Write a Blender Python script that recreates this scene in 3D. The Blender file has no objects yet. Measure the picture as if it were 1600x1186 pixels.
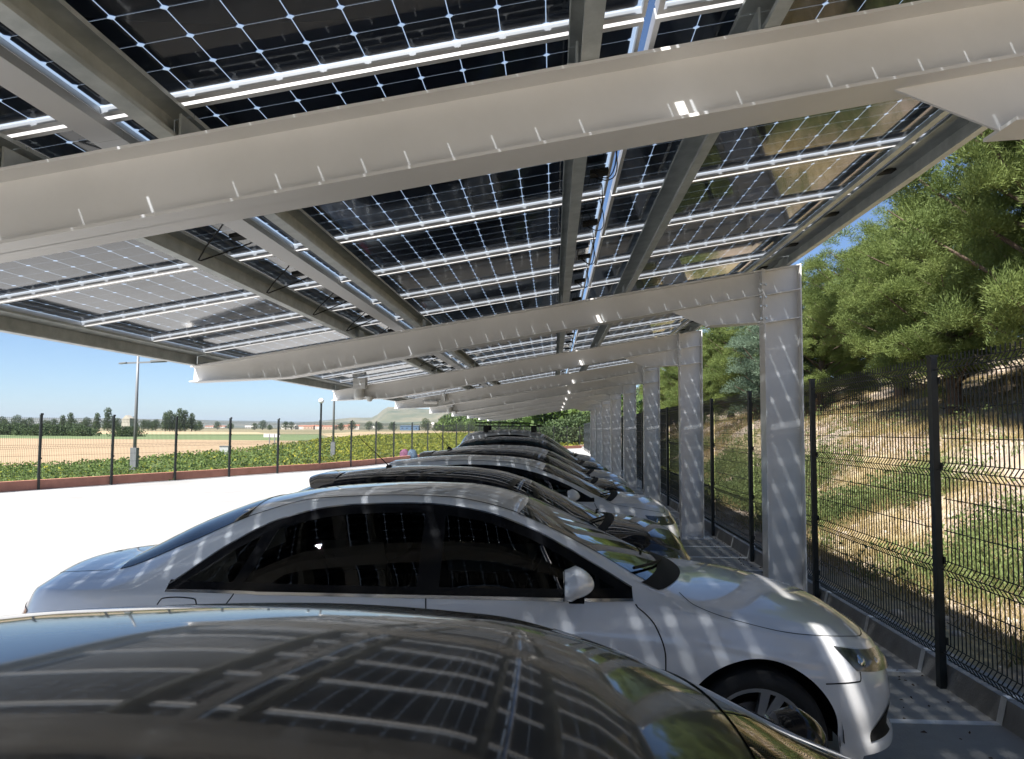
import bpy, math, random
import numpy as np
from mathutils import Matrix, Vector
random.seed(7); rng = np.random.default_rng(11)
S = bpy.context.scene
COL = S.collection

# ------------------------------------------------------------------ camera
F_PX, YAW, PITCH, ROLL, CAM_H = 1198.3, .0540, .0649, .0055, 1.766
SL, Z0 = .1664, 3.1342
TS = math.tan(SL)
cy, sy, cp, sp = math.cos(YAW), math.sin(YAW), math.cos(PITCH), math.sin(PITCH)
FW = np.array([-sy*cp, cy*cp, sp]); RI = np.array([cy, sy, 0.]); UP = np.cross(RI, FW)
RR = math.cos(ROLL)*RI + math.sin(ROLL)*UP; UU = -math.sin(ROLL)*RI + math.cos(ROLL)*UP
cam = bpy.data.cameras.new('camera'); cam_o = bpy.data.objects.new('camera', cam); COL.objects.link(cam_o)
cam.sensor_fit = 'HORIZONTAL'; cam.sensor_width = 36; cam.lens = F_PX/1600*36
cam.clip_start = .05; cam.clip_end = 30000
M = Matrix(((RR[0], UU[0], -FW[0], 0), (RR[1], UU[1], -FW[1], 0), (RR[2], UU[2], -FW[2], CAM_H), (0, 0, 0, 1)))
cam_o.matrix_world = M
S.camera = cam_o
def ray(x, y): return FW + RR*(x-800)/F_PX - UU*(y-593)/F_PX
def gpt(x, y, z=0.):
    d = ray(x, y); t = (z-CAM_H)/d[2]; return (d[0]*t, d[1]*t, z)
def at_y(x, y, Y):
    d = ray(x, y); t = Y/d[1]; return (d[0]*t, Y, CAM_H+d[2]*t)

# ------------------------------------------------------------------ light
SUN = Vector((-.40, -.66, 1.0)).normalized()
elev = math.asin(SUN.z); azim = math.atan2(SUN.x, SUN.y)
W = bpy.data.worlds.new('World'); S.world = W; W.use_nodes = True
nt = W.node_tree; nt.nodes.clear()
sky = nt.nodes.new('ShaderNodeTexSky'); sky.sky_type = 'NISHITA'; sky.sun_disc = False
sky.sun_elevation = elev; sky.sun_rotation = azim
sky.altitude = 900; sky.air_density = .8; sky.dust_density = .9; sky.ozone_density = 5.0
bg = nt.nodes.new('ShaderNodeBackground'); bg.inputs[1].default_value = .061
wo = nt.nodes.new('ShaderNodeOutputWorld')
nt.links.new(sky.outputs[0], bg.inputs[0]); nt.links.new(bg.outputs[0], wo.inputs[0])
sl = bpy.data.lights.new('sun', 'SUN'); sl.energy = 5.0; sl.angle = math.radians(1.1); sl.color = (1, .965, .92)
so = bpy.data.objects.new('sun', sl); COL.objects.link(so); so.rotation_euler = SUN.to_track_quat('Z', 'Y').to_euler()
so.location = (-10, -10, 30)
S.view_settings.view_transform = 'Standard'; S.view_settings.look = 'None'
S.view_settings.exposure = 1.38; S.view_settings.gamma = 1
S.render.engine = 'CYCLES'
S.cycles.use_denoising = True
S.cycles.max_bounces = 12; S.cycles.diffuse_bounces = 9; S.cycles.glossy_bounces = 4
S.cycles.transmission_bounces = 4; S.cycles.transparent_max_bounces = 24
S.cycles.caustics_reflective = False; S.cycles.caustics_refractive = False
S.cycles.sample_clamp_indirect = 12

# ------------------------------------------------------------------ materials
MATS = {}
def mat(name, col, rough=.6, metal=0., coat=0., spec=.5, noise=None, bump=None, sub=None, coords='Object', alpha=None):
    """noise=(scale, other colour, amount[, detail]); bump=(scale, strength)"""
    if name in MATS: return MATS[name]
    m = bpy.data.materials.new(name); m.use_nodes = True; t = m.node_tree; b = t.nodes['Principled BSDF']
    b.inputs['Base Color'].default_value = (*col, 1); b.inputs['Roughness'].default_value = rough
    b.inputs['Metallic'].default_value = metal; b.inputs['Specular IOR Level'].default_value = spec
    if coat: b.inputs['Coat Weight'].default_value = coat; b.inputs['Coat Roughness'].default_value = .02
    if noise or bump: tc = t.nodes.new('ShaderNodeTexCoord')
    if noise:
        n = t.nodes.new('ShaderNodeTexNoise'); n.inputs['Scale'].default_value = noise[0]
        n.inputs['Detail'].default_value = noise[3] if len(noise) > 3 else 6; n.inputs['Roughness'].default_value = .62
        t.links.new(tc.outputs[coords], n.inputs['Vector'])
        r = t.nodes.new('ShaderNodeValToRGB'); r.color_ramp.elements[0].position = .36; r.color_ramp.elements[1].position = .64
        r.color_ramp.elements[0].color = (*col, 1)
        k = noise[2]; r.color_ramp.elements[1].color = tuple(col[i]*(1-k)+noise[1][i]*k for i in range(3))+(1,)
        t.links.new(n.outputs['Fac'], r.inputs[0]); t.links.new(r.outputs[0], b.inputs['Base Color'])
    if bump:
        n = t.nodes.new('ShaderNodeTexNoise'); n.inputs['Scale'].default_value = bump[0]; n.inputs['Detail'].default_value = 5
        t.links.new(tc.outputs[coords], n.inputs['Vector'])
        bu = t.nodes.new('ShaderNodeBump'); bu.inputs['Strength'].default_value = bump[1]; bu.inputs['Distance'].default_value = .02
        t.links.new(n.outputs['Fac'], bu.inputs['Height']); t.links.new(bu.outputs[0], b.inputs['Normal'])
    if sub: b.inputs['Subsurface Weight'].default_value = sub
    MATS[name] = m; return m

def glass_mat(name, tint, ior=1.5, rough=0., extra=0., diffuse=0.):
    """thin pane: mirror-like reflection by Fresnel, the rest passes through tinted"""
    m = bpy.data.materials.new(name); m.use_nodes = True; t = m.node_tree; t.nodes.clear()
    o = t.nodes.new('ShaderNodeOutputMaterial'); mx = t.nodes.new('ShaderNodeMixShader')
    fr = t.nodes.new('ShaderNodeFresnel'); fr.inputs['IOR'].default_value = ior
    tr = t.nodes.new('ShaderNodeBsdfTransparent'); tr.inputs[0].default_value = (*tint, 1)
    gl = t.nodes.new('ShaderNodeBsdfGlossy'); gl.inputs['Roughness'].default_value = rough; gl.inputs[0].default_value = (1, 1, 1, 1)
    # same Fresnel from both sides of the sheet
    ge = t.nodes.new('ShaderNodeNewGeometry'); mp = t.nodes.new('ShaderNodeMix'); mp.data_type = 'FLOAT'
    mp.inputs[2].default_value = ior; mp.inputs[3].default_value = 1/ior*1.0
    t.links.new(ge.outputs['Backfacing'], mp.inputs[0]); t.links.new(mp.outputs[0], fr.inputs['IOR'])
    ad = t.nodes.new('ShaderNodeMath'); ad.operation = 'ADD'; ad.inputs[1].default_value = extra; ad.use_clamp = True
    t.links.new(fr.outputs[0], ad.inputs[0]); t.links.new(ad.outputs[0], mx.inputs[0])
    body = tr
    if diffuse:      # textured solar glass scatters part of the light it lets through
        tl = t.nodes.new('ShaderNodeBsdfTranslucent'); tl.inputs[0].default_value = (.62, .80, 1, 1)  # blue of the sky between cells put into the scatter colour
        body = t.nodes.new('ShaderNodeMixShader'); body.inputs[0].default_value = diffuse
        t.links.new(tr.outputs[0], body.inputs[1]); t.links.new(tl.outputs[0], body.inputs[2])
    t.links.new(body.outputs[0], mx.inputs[1]); t.links.new(gl.outputs[0], mx.inputs[2]); t.links.new(mx.outputs[0], o.inputs[0])
    MATS[name] = m; return m

def leaf_mat(name, c1, c2, scale=.8, coords='Object', c3=None, trans=.25):
    m = bpy.data.materials.new(name); m.use_nodes = True; t = m.node_tree; b = t.nodes['Principled BSDF']
    tc = t.nodes.new('ShaderNodeTexCoord'); n = t.nodes.new('ShaderNodeTexNoise'); n.inputs['Scale'].default_value = scale
    n.inputs['Detail'].default_value = 8; n.inputs['Roughness'].default_value = .7
    t.links.new(tc.outputs[coords], n.inputs['Vector'])
    r = t.nodes.new('ShaderNodeValToRGB'); e = r.color_ramp.elements; e[0].position = .38; e[1].position = .62
    e[0].color = (*c1, 1); e[1].color = (*c2, 1)
    if c3: x = r.color_ramp.elements.new(.72); x.color = (*c3, 1)
    t.links.new(n.outputs['Fac'], r.inputs[0])
    b.inputs['Roughness'].default_value = .65; b.inputs['Specular IOR Level'].default_value = .25
    t.links.new(r.outputs[0], b.inputs['Base Color'])
    tl = t.nodes.new('ShaderNodeBsdfTranslucent'); t.links.new(r.outputs[0], tl.inputs[0])
    mx = t.nodes.new('ShaderNodeMixShader'); mx.inputs[0].default_value = trans
    t.links.new(b.outputs[0], mx.inputs[1]); t.links.new(tl.outputs[0], mx.inputs[2])
    t.links.new(mx.outputs[0], t.nodes['Material Output'].inputs[0])
    MATS[name] = m; return m

WHITE_STEEL = mat('white painted steel', (.76, .75, .735), .40, noise=(1.2, (.66, .65, .63), .9, 12), bump=(14, .04))
GALV = mat('galvanised steel', (.52, .55, .54), .45, .25, noise=(7, (.36, .39, .385), .9), bump=(30, .05))
ALU = mat('aluminium frame', (.60, .60, .60), .45, .25)
CELL = mat('solar cell back', (.014, .017, .032), .35, spec=.4, noise=(9, (.02, .02, .032), .6))
PVGLASS = glass_mat('panel glass', (.47, .51, .56), 1.39, .06, diffuse=.20)
BLACKPL = mat('black plastic', (.014, .014, .014), .75, spec=.25)
DARKPL = mat('grey plastic', (.12, .12, .125), .5)
GREENSTEEL = mat('dark coated steel', (.014, .018, .018), .45)
BOLT = mat('zinc bolt', (.55, .55, .52), .35, .8)
CONCRETE = None

# ------------------------------------------------------------------ mesh helpers
def np_mesh(name, V, Fc, m=None, smooth=False):
    me = bpy.data.meshes.new(name)
    V = np.asarray(V, dtype=np.float32).reshape(-1, 3)
    if isinstance(Fc, np.ndarray):
        nf, k = Fc.shape
        me.vertices.add(len(V)); me.vertices.foreach_set('co', V.ravel())
        me.loops.add(nf*k); me.loops.foreach_set('vertex_index', Fc.astype(np.int32).ravel())
        me.polygons.add(nf); me.polygons.foreach_set('loop_start', np.arange(0, nf*k, k, dtype=np.int32))
        me.polygons.foreach_set('loop_total', np.full(nf, k, dtype=np.int32))
        me.update(calc_edges=True)
    else:
        me.from_pydata([tuple(map(float, v)) for v in V], [], Fc); me.update()
    if smooth: me.polygons.foreach_set('use_smooth', [True]*len(me.polygons))
    if m: me.materials.append(m)
    return me

class MB:
    """collects boxes, prisms and tubes into one mesh"""
    def __init__(s): s.v = []; s.f = []
    def add(s, V, Fc):
        o = len(s.v); s.v += [tuple(v) for v in V]; s.f += [tuple(i+o for i in f) for f in Fc]; return s
    def box(s, x0, x1, y0, y1, z0, z1):
        return s.add([(x0,y0,z0),(x1,y0,z0),(x1,y1,z0),(x0,y1,z0),(x0,y0,z1),(x1,y0,z1),(x1,y1,z1),(x0,y1,z1)],
                     [(0,3,2,1),(4,5,6,7),(0,1,5,4),(1,2,6,5),(2,3,7,6),(3,0,4,7)])
    def slab(s, p, q, w, t, up=(0,0,1), side=None):
        """bar from p to q, width w sideways, thickness t upward"""
        p, q = Vector(p), Vector(q); d = (q-p).normalized(); upv = Vector(up)
        sd = d.cross(upv).normalized(); u2 = sd.cross(d).normalized()
        V = []
        for e in (p, q):
            for a, b in ((-1,-1),(1,-1),(1,1),(-1,1)): V.append(e+sd*a*w/2+u2*b*t/2)
        return s.add(V, [(0,3,2,1),(4,5,6,7),(0,1,5,4),(1,2,6,5),(2,3,7,6),(3,0,4,7)])
    def prism(s, pts, a, b, axis='y'):
        """polygon pts in the other two axes, extruded from a to b"""
        n = len(pts)
        if axis == 'y': V = [(p[0], a, p[1]) for p in pts]+[(p[0], b, p[1]) for p in pts]
        elif axis == 'z': V = [(p[0], p[1], a) for p in pts]+[(p[0], p[1], b) for p in pts]
        else: V = [(a, p[0], p[1]) for p in pts]+[(b, p[0], p[1]) for p in pts]
        return s.add(V, [tuple(range(n)), tuple(range(2*n-1, n-1, -1))]+[(i, i+n, (i+1) % n+n, (i+1) % n) for i in range(n)])
    def tube(s, path, r, n=8, cap=True):
        path = [Vector(p) for p in path]; rs = r if isinstance(r, (list, tuple)) else [r]*len(path)
        V = []; Fc = []
        for i, p in enumerate(path):
            d = (path[min(i+1, len(path)-1)]-path[max(i-1, 0)]).normalized()
            a = d.cross(Vector((0,0,1)) if abs(d.z) < .95 else Vector((1,0,0))).normalized(); b = d.cross(a)
            for k in range(n):
                an = 2*math.pi*k/n; V.append(p+(a*math.cos(an)+b*math.sin(an))*rs[i])
        for i in range(len(path)-1):
            for k in range(n):
                Fc.append((i*n+k, i*n+(k+1) % n, (i+1)*n+(k+1) % n, (i+1)*n+k))
        if cap: Fc += [tuple(range(n-1, -1, -1)), tuple(range((len(path)-1)*n, len(path)*n))]
        return s.add(V, Fc)
    def lathe(s, prof, n=24, c=(0,0,0), axis='z'):
        V = []; Fc = []
        for (r, h) in prof:
            for k in range(n):
                a = 2*math.pi*k/n; x, y = r*math.cos(a), r*math.sin(a)
                V.append({'z': (c[0]+x, c[1]+y, c[2]+h), 'y': (c[0]+x, c[1]+h, c[2]+y), 'x': (c[0]+h, c[1]+x, c[2]+y)}[axis])
        for i in range(len(prof)-1):
            for k in range(n): Fc.append((i*n+k, i*n+(k+1) % n, (i+1)*n+(k+1) % n, (i+1)*n+k))
        return s.add(V, Fc)
    def mesh(s, name, m, smooth=False): return np_mesh(name, s.v, s.f, m, smooth)

def ob(name, me, parent=None, loc=None, smooth=None, **props):
    o = bpy.data.objects.new(name, me); COL.objects.link(o)
    if parent is not None: o.parent = parent
    if loc is not None: o.location = loc
    for k, v in props.items(): o[k] = v
    return o
def thing(name, label, cat, loc=(0,0,0), rz=0., group=None):
    o = bpy.data.objects.new(name, None); COL.objects.link(o); o.location = loc; o.rotation_euler = (0, 0, rz)
    o['label'] = label; o['category'] = cat
    if group: o['group'] = group
    return o
def tag(o, label, cat, group=None):
    o['label'] = label; o['category'] = cat
    if group: o['group'] = group
    return o
def struct(name, me): return ob(name, me, kind='structure')
def auto_smooth(me, deg=35):
    me.polygons.foreach_set('use_smooth', [True]*len(me.polygons))
    me.set_sharp_from_angle(angle=math.radians(deg))
    return me
def sub_world(mb, root):
    """mesh builder in world coordinates -> local to an unrotated root"""
    l = root.location; mb.v = [(v[0]-l.x, v[1]-l.y, v[2]-l.z) for v in mb.v]; return mb
def ordinal(i): return ['first','second','third','fourth','fifth','sixth','seventh','eighth','ninth','tenth','eleventh','twelfth','thirteenth','fourteenth','fifteenth','sixteenth','seventeenth','eighteenth'][i]

# ================================================================== SETTING
def smooth(a, b, x):
    t = np.clip((x-a)/(b-a), 0, 1); return t*t*(3-2*t)
def vnoise(x, y, s=1., seed=0):
    r = np.random.default_rng(seed).random((64, 64)); x = np.asarray(x)/s+1000; y = np.asarray(y)/s+1000
    xi = np.floor(x).astype(int); yi = np.floor(y).astype(int); fx = x-xi; fy = y-yi
    fx = fx*fx*(3-2*fx); fy = fy*fy*(3-2*fy); g = lambda a, b: r[a % 64, b % 64]
    return (g(xi, yi)*(1-fx)+g(xi+1, yi)*fx)*(1-fy)+(g(xi, yi+1)*(1-fx)+g(xi+1, yi+1)*fx)*fy
def grid_mesh(name, X, Y, Z, m, smooth_=True):
    a, b = X.shape; idx = np.arange(a*b).reshape(a, b)
    q = np.stack([idx[:-1, :-1], idx[1:, :-1], idx[1:, 1:], idx[:-1, 1:]], -1).reshape(-1, 4)
    return np_mesh(name, np.stack([X, Y, Z], -1), q, m, smooth_)

WALL = [(-31., -20.), (-19.7, 8.), (-14.9, 20.), (-9.9, 32.3), (-8.9, 36.5), (-7.8, 44.), (-4., 62.), (6., 80.)]
KX = 2.70

conc = mat('concrete paving', (.40, .395, .38), .85, noise=(.35, (.27, .265, .252), .9, 14), bump=(60, .15))
mb = MB()
mb.add([(x, y, 0) for x, y in WALL]+[(KX+.02, 80, 0), (KX+.02, -20, 0)], [tuple(range(len(WALL)+1, -1, -1))])
struct('concrete_pavement', mb.mesh('concrete_pavement', conc))
# worn surface of the parking bays under the canopy
bay = mat('worn bay surface', (.43, .41, .37), .85, noise=(1.1, (.30, .285, .255), .9, 10), bump=(70, .25))
mb = MB(); mb.add([(-3.3, -20, .003), (KX+.01, -20, .003), (KX+.01, 52, .003), (-3.3, 52, .003)], [(0, 1, 2, 3)])
struct('parking_bay_surface', mb.mesh('parking_bay_surface', bay))

def hill(X, Y):
    X = np.asarray(X, float); Y = np.asarray(Y, float)
    d = X-2.9
    z = .12+1.75*smooth(1.0, 5.6, d)+1.15*smooth(5, 11, d)+4.6*smooth(9, 26, d)+5.0*smooth(24, 60, d)
    z += (vnoise(X, Y, 1.7, 3)-.5)*.5*smooth(.8, 3, d)+(vnoise(X, Y, .55, 4)-.5)*.14*smooth(.4, 2, d)+(vnoise(X, Y, 6, 5)-.5)*.9*smooth(2, 7, d)
    z *= 1-.25*smooth(40, 90, Y)
    return z
xs = np.concatenate([np.linspace(2.86, 12, 90), np.linspace(12.3, 90, 60)]); ys = np.concatenate([np.linspace(-14, 30, 260), np.linspace(30.5, 190, 130)])
XX, YY = np.meshgrid(xs, ys, indexing='ij')
soil = mat('dry sandy soil', (.30, .225, .17), .95, noise=(1.6, (.48, .40, .32), .9, 15), bump=(26, 1.5))
t_ = soil.node_tree; # patches of dry grass colour over the sand
bs = t_.nodes['Principled BSDF']; lk = [l for l in t_.links if l.to_socket == bs.inputs['Base Color']][0]; src = lk.from_socket
tc = t_.nodes.new('ShaderNodeTexCoord'); n2 = t_.nodes.new('ShaderNodeTexNoise'); n2.inputs['Scale'].default_value = .5; n2.inputs['Detail'].default_value = 9
t_.links.new(tc.outputs['Object'], n2.inputs['Vector']); r2 = t_.nodes.new('ShaderNodeValToRGB')
r2.color_ramp.elements[0].position = .47; r2.color_ramp.elements[1].position = .6; t_.links.new(n2.outputs['Fac'], r2.inputs[0])
mx = t_.nodes.new('ShaderNodeMix'); mx.data_type = 'RGBA'; mx.inputs[7].default_value = (.36, .29, .16, 1)
t_.links.new(r2.outputs[0], mx.inputs[0]); t_.links.new(src, mx.inputs[6]); t_.links.new(mx.outputs[2], bs.inputs['Base Color'])
struct('hillside_ground', grid_mesh('hillside_ground', XX, YY, hill(XX, YY), soil))

# kerb on the right with its sloping face
kerbm = mat('kerb concrete', (.36, .35, .335), .85, noise=(3, (.25, .235, .215), .8, 8), bump=(50, .2))
mb = MB(); mb.prism([(KX, 0), (KX+.035, .155), (KX+.19, .165), (KX+.19, -.05), (KX, -.05)], -20, 80)
struct('kerb', mb.mesh('kerb', kerbm))
# white stall lines running up the kerb
pm = mat("white road paint", (.84, .83, .80), .7, noise=(12, (.60, .59, .57), .6, 8))
mb = MB()
for y in (-1.1, -.1, .9, 1.9, 2.9, 3.9, 4.915, 5.93, 6.93, 7.93, 8.95, 9.97, 10.95, 11.93, 14.45, 16.97, 19.5, 22., 24.5):
    w = .031
    mb.box(1.2, KX-.003, y-w, y+w, .004, .008)
    mb.add([(KX-.006, y-w, .004), (KX-.006, y+w, .004), (KX+.030, y+w, .160), (KX+.030, y-w, .160)], [(0, 1, 2, 3), (3, 2, 1, 0)][:1])
    mb.box(KX+.032, KX+.15, y-w*.8, y+w*.8, .160, .1685)
struct('stall_lines', mb.mesh('stall_lines', pm))

# flat land to the left and far away
fieldm = mat('far farmland', (.16, .15, .075), .95, noise=(.012, (.29, .235, .14), .9, 3))
mb = MB(); mb.add([(-9000, -300, -.04), (9000, -300, -.04), (9000, 12000, -.04), (-9000, 12000, -.04)], [(0, 1, 2, 3)])
struct('farmland', mb.mesh('farmland', fieldm))
def field(name, pix, z, m, world=None):
    P = [gpt(x, y, z) for x, y in pix] if world is None else [(x, y, z) for x, y in world]
    mb = MB(); mb.add(P, [tuple(range(len(P)))]); return struct(name, mb.mesh(name, m))
stub = mat('stubble field soil', (.38, .275, .165), .95, noise=(.5, (.29, .205, .115), .8, 10), bump=(3, .5))
greenf = mat('green pasture', (.11, .155, .06), .95, noise=(.05, (.16, .20, .08), .8, 8))
cropg = mat('crop soil', (.07, .10, .025), .95, noise=(1.5, (.12, .14, .05), .7, 8))
tanf = mat('dry tan field', (.40, .31, .19), .95, noise=(.03, (.44, .33, .18), .8, 8))
trackm = mat('dirt track', (.50, .38, .27), .95, noise=(1, (.44, .34, .24), .8, 6))
field('crop_field_ground', [(-700, 770), (-350, 748), (0, 731), (100, 727), (180, 722), (270, 713), (350, 706), (420, 698), (470, 692), (520, 684.5), (600, 680), (760, 675.5), (960, 676.5), (960, 699), (700, 720), (560, 735), (100, 772), (-100, 800), (-700, 900)], -.03, cropg)
field('stubble_field', [(-700, 770), (-350, 748), (0, 731), (100, 727), (180, 722), (270, 713), (350, 706), (420, 698), (470, 690.5), (470, 688.6), (300, 687), (-700, 680)], -.02, stub)
field('dirt_track', [(350, 706), (420, 698.4), (470, 692), (508, 685.5), (516, 685.5), (490, 692), (440, 699), (385, 705.5)], -.01, trackm)
field('green_strip_field', [(-700, 680), (300, 687), (470, 688.6), (508, 685.3), (500, 678.5), (250, 678.5), (-700, 672.5)], -.025, greenf)
field('tan_strip_field', [(-700, 672.4), (250, 678.4), (420, 678.5), (400, 675), (-700, 669)], -.03, tanf)
field('far_tan_field', [(520, 684.5), (600, 680), (760, 675.5), (900, 677), (760, 673.5), (560, 674.6), (500, 678)], -.032, tanf)

# distant hills
def far_hills():
    px = np.linspace(-1200, 2400, 420); D = np.concatenate([np.geomspace(520, 2300, 60), np.geomspace(2350, 10500, 90)])
    P, DD = np.meshgrid(px, D, indexing='ij')
    th = (P-865)/F_PX; X = DD*th; Y = DD
    z = np.zeros_like(X)-.5
    # left: low blue plateau at the horizon
    z += 88*smooth(5200, 7800, DD)*smooth(900, 100, P)*(1+.10*vnoise(P, DD, 60, 8))
    # central table hill and the lower ridge left of it
    z += 62*smooth(3000, 3500, DD)*smooth(578, 606, P)*smooth(1500, 1150, P)*(1+.03*vnoise(P, DD, 50, 9))
    z += 42*smooth(3600, 4300, DD)*smooth(452, 548, P)*smooth(760, 600, P)
    z += 18*smooth(1700, 2600, DD)*smooth(430, 560, P)*smooth(1500, 1000, P)*(.5+.9*vnoise(P, DD, 55, 10))
    z += 10*smooth(900, 1500, DD)*smooth(590, 760, P)*(.6+.6*vnoise(P, DD, 70, 12))
    # wooded slope behind the car park, climbing to the right
    z += 13*smooth(520, 760, DD)*smooth(700, 900, P)+60*smooth(700, 1500, DD)*smooth(800, 1150, P)
    z += (vnoise(X, Y, 130, 13)-.5)*9*smooth(900, 1800, DD)
    return X, Y, z
X_, Y_, Zh = far_hills()
hm = mat('scrub hills', (.055, .075, .04), .95, noise=(.0052, (.22, .18, .11), .75, 12))
struct('hills', grid_mesh('hills', X_, Y_, Zh, hm))

# hazy summer air
hz_m = bpy.data.materials.new('haze'); hz_m.use_nodes = True; t = hz_m.node_tree; t.nodes.clear()
o = t.nodes.new('ShaderNodeOutputMaterial'); v = t.nodes.new('ShaderNodeVolumePrincipled')
v.inputs['Color'].default_value = (.80, .90, 1.0, 1); v.inputs['Density'].default_value = .00008; v.inputs['Anisotropy'].default_value = .3
t.links.new(v.outputs[0], o.inputs['Volume'])
m = MB(); m.box(-9600, 9600, -600, 12600, -1.6, 150); ob('haze', m.mesh('haze', hz_m), kind='stuff')
# ================================================================== CARPORT
SP = 5.0749; BY0 = 2.581+.1           # beam web plane of the first column in front of the camera
def btop(x): return 3.016+.1665*x
def bbot(x): return 2.752+.1735*x
def zmod(x): return Z0+TS*x
port = thing('carport', 'white steel cantilever carport over the parked cars, roofed with solar panels', 'carport', (2.27, BY0, 0))
XL, XC0, XC1 = -3.72, 2.085, 2.452
def frame(k):
    """column and beam number k; built local to the root"""
    yw = BY0+SP*k; out = {}
    T = .006; HB = .1; FT = .012
    # beam: web with cut tip, flanges, haunch
    tip = [(XL, btop(XL)), (XL-.01, btop(XL)-.165), (-2.73, bbot(-2.73)), (1.19, bbot(1.19)), (1.54, 2.805), (XC0-.016, 2.838), (XC0-.016, btop(XC0))]
    m = MB(); m.prism([(x, z) for x, z in tip], yw-T, yw+T)
    def fl(x0, z0, x1, z1, under=True):
        dx, dz = x1-x0, z1-z0; L = math.hypot(dx, dz); nx, nz = -dz/L*FT, dx/L*FT
        if not under: nx, nz = -nx, -nz
        pts = [(x0, z0), (x1, z1), (x1+nx, z1+nz), (x0+nx, z0+nz)]
        m.prism(pts if under else pts[::-1], yw-HB, yw+HB)
    fl(XL, btop(XL)-FT, XC0-.016, btop(XC0)-FT)
    fl(-2.73, bbot(-2.73), XC0-.017, bbot(XC0-.017))
    fl(XL-.01, btop(XL)-.165, -2.73, bbot(-2.73))
    fl(1.54, 2.8045, XC0-.017, 2.8375)
    out['beam'] = m
    e = MB(); e.box(XC0-.0155, XC0-.001, yw-HB, yw+HB, 2.825, btop(XC0)+.012); out['end_plate'] = e
    c = MB(); zt = btop(XC0); zt1 = btop(XC1)
    c.prism([(XC0+.012, 0), (XC1-.012, 0), (XC1-.012, zt1-.002), (XC0+.012, zt)], yw-T, yw+T)
    c.box(XC0, XC0+.0125, yw-HB, yw+HB, 0, zt+.006); c.box(XC1-.0125, XC1, yw-HB, yw+HB, 0, zt1)
    for z0, z1 in ((zt-.003, zt1-.003), (bbot(XC0)+.002, bbot(XC1)+.0), (2.84, 2.895)):
        c.prism([(XC0+.013, z0-.01), (XC1-.013, z1-.01), (XC1-.013, z1), (XC0+.013, z0)], yw-HB+.002, yw+HB-.002)
    out['column'] = c
    b = MB(); b.box(XC0-.12, XC1+.12, yw-.17, yw+.17, .004, .024); out['base_plate'] = b
    return out, yw
NB = range(-1, 9)
for k in NB:
    parts, yw = frame(k)
    for n, m in parts.items():
        me = sub_world(m, port).mesh(n, WHITE_STEEL); o = ob(n, me, port)
        if n == 'column':
            if k <= 4:
                for z in (2.875, 3.0, 3.09, 3.215):
                    for dx in (-.035, .018):
                        q = MB(); x = XC0+dx; q.lathe([(0, -.004), (.012, -.004), (.012, .0), (.012, .010), (0, .010)], 6, (0, 0, 0), 'y')
                        q.v = [(v[0]+x-port.location.x, -v[1]+yw-.10-port.location.y, v[2]+z) for v in q.v]
                        ob('bolt', q.mesh('bolt', BOLT), o)
# purlins: galvanised channels between the beams, and the thin rails under the panel joints
PUR = [(-3.70, -3.66, -3.57), (-2.035, -1.99, -1.95), (-1.395, -1.34, -1.315), (.156, .092, .05), (.772, .718, .65), (2.36, 2.30, 2.16)]
PD = .112
def channel(xw, xb, xt, y0, y1):
    """C section under the panels: web at xw, lower flange to xb, upper flange to xt, lips on both"""
    m = MB(); t = .005; d = 1 if xb > xw else -1
    zl = lambda x: zmod(x)-PD-.003; zu = lambda x: zmod(x)-.003
    pts = [(xw, zl(xw)), (xb, zl(xb)), (xb, zl(xb)+.016), (xb-d*t, zl(xb)+.016), (xb-d*t, zl(xb)+t), (xw+d*t, zl(xw)+t), (xw+d*t, zu(xw)-t), (xt-d*t, zu(xt)-t), (xt-d*t, zu(xt)-.016), (xt, zu(xt)-.016), (xt, zu(xt)), (xw, zu(xw))]
    n = len(pts); V = [(p[0], y0, p[1]) for p in pts]+[(p[0], y1, p[1]) for p in pts]
    Fc = [(i, (i+1) % n, (i+1) % n+n, i+n) for i in range(n)]
    for base in (0, n):
        Fc += [(base+0, base+1, base+4, base+5), (base+1, base+2, base+3, base+4), (base+0, base+5, base+6, base+11), (base+6, base+7, base+10, base+11), (base+7, base+8, base+9, base+10)]
    m.add(V, Fc); return m
cache = {}
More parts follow.
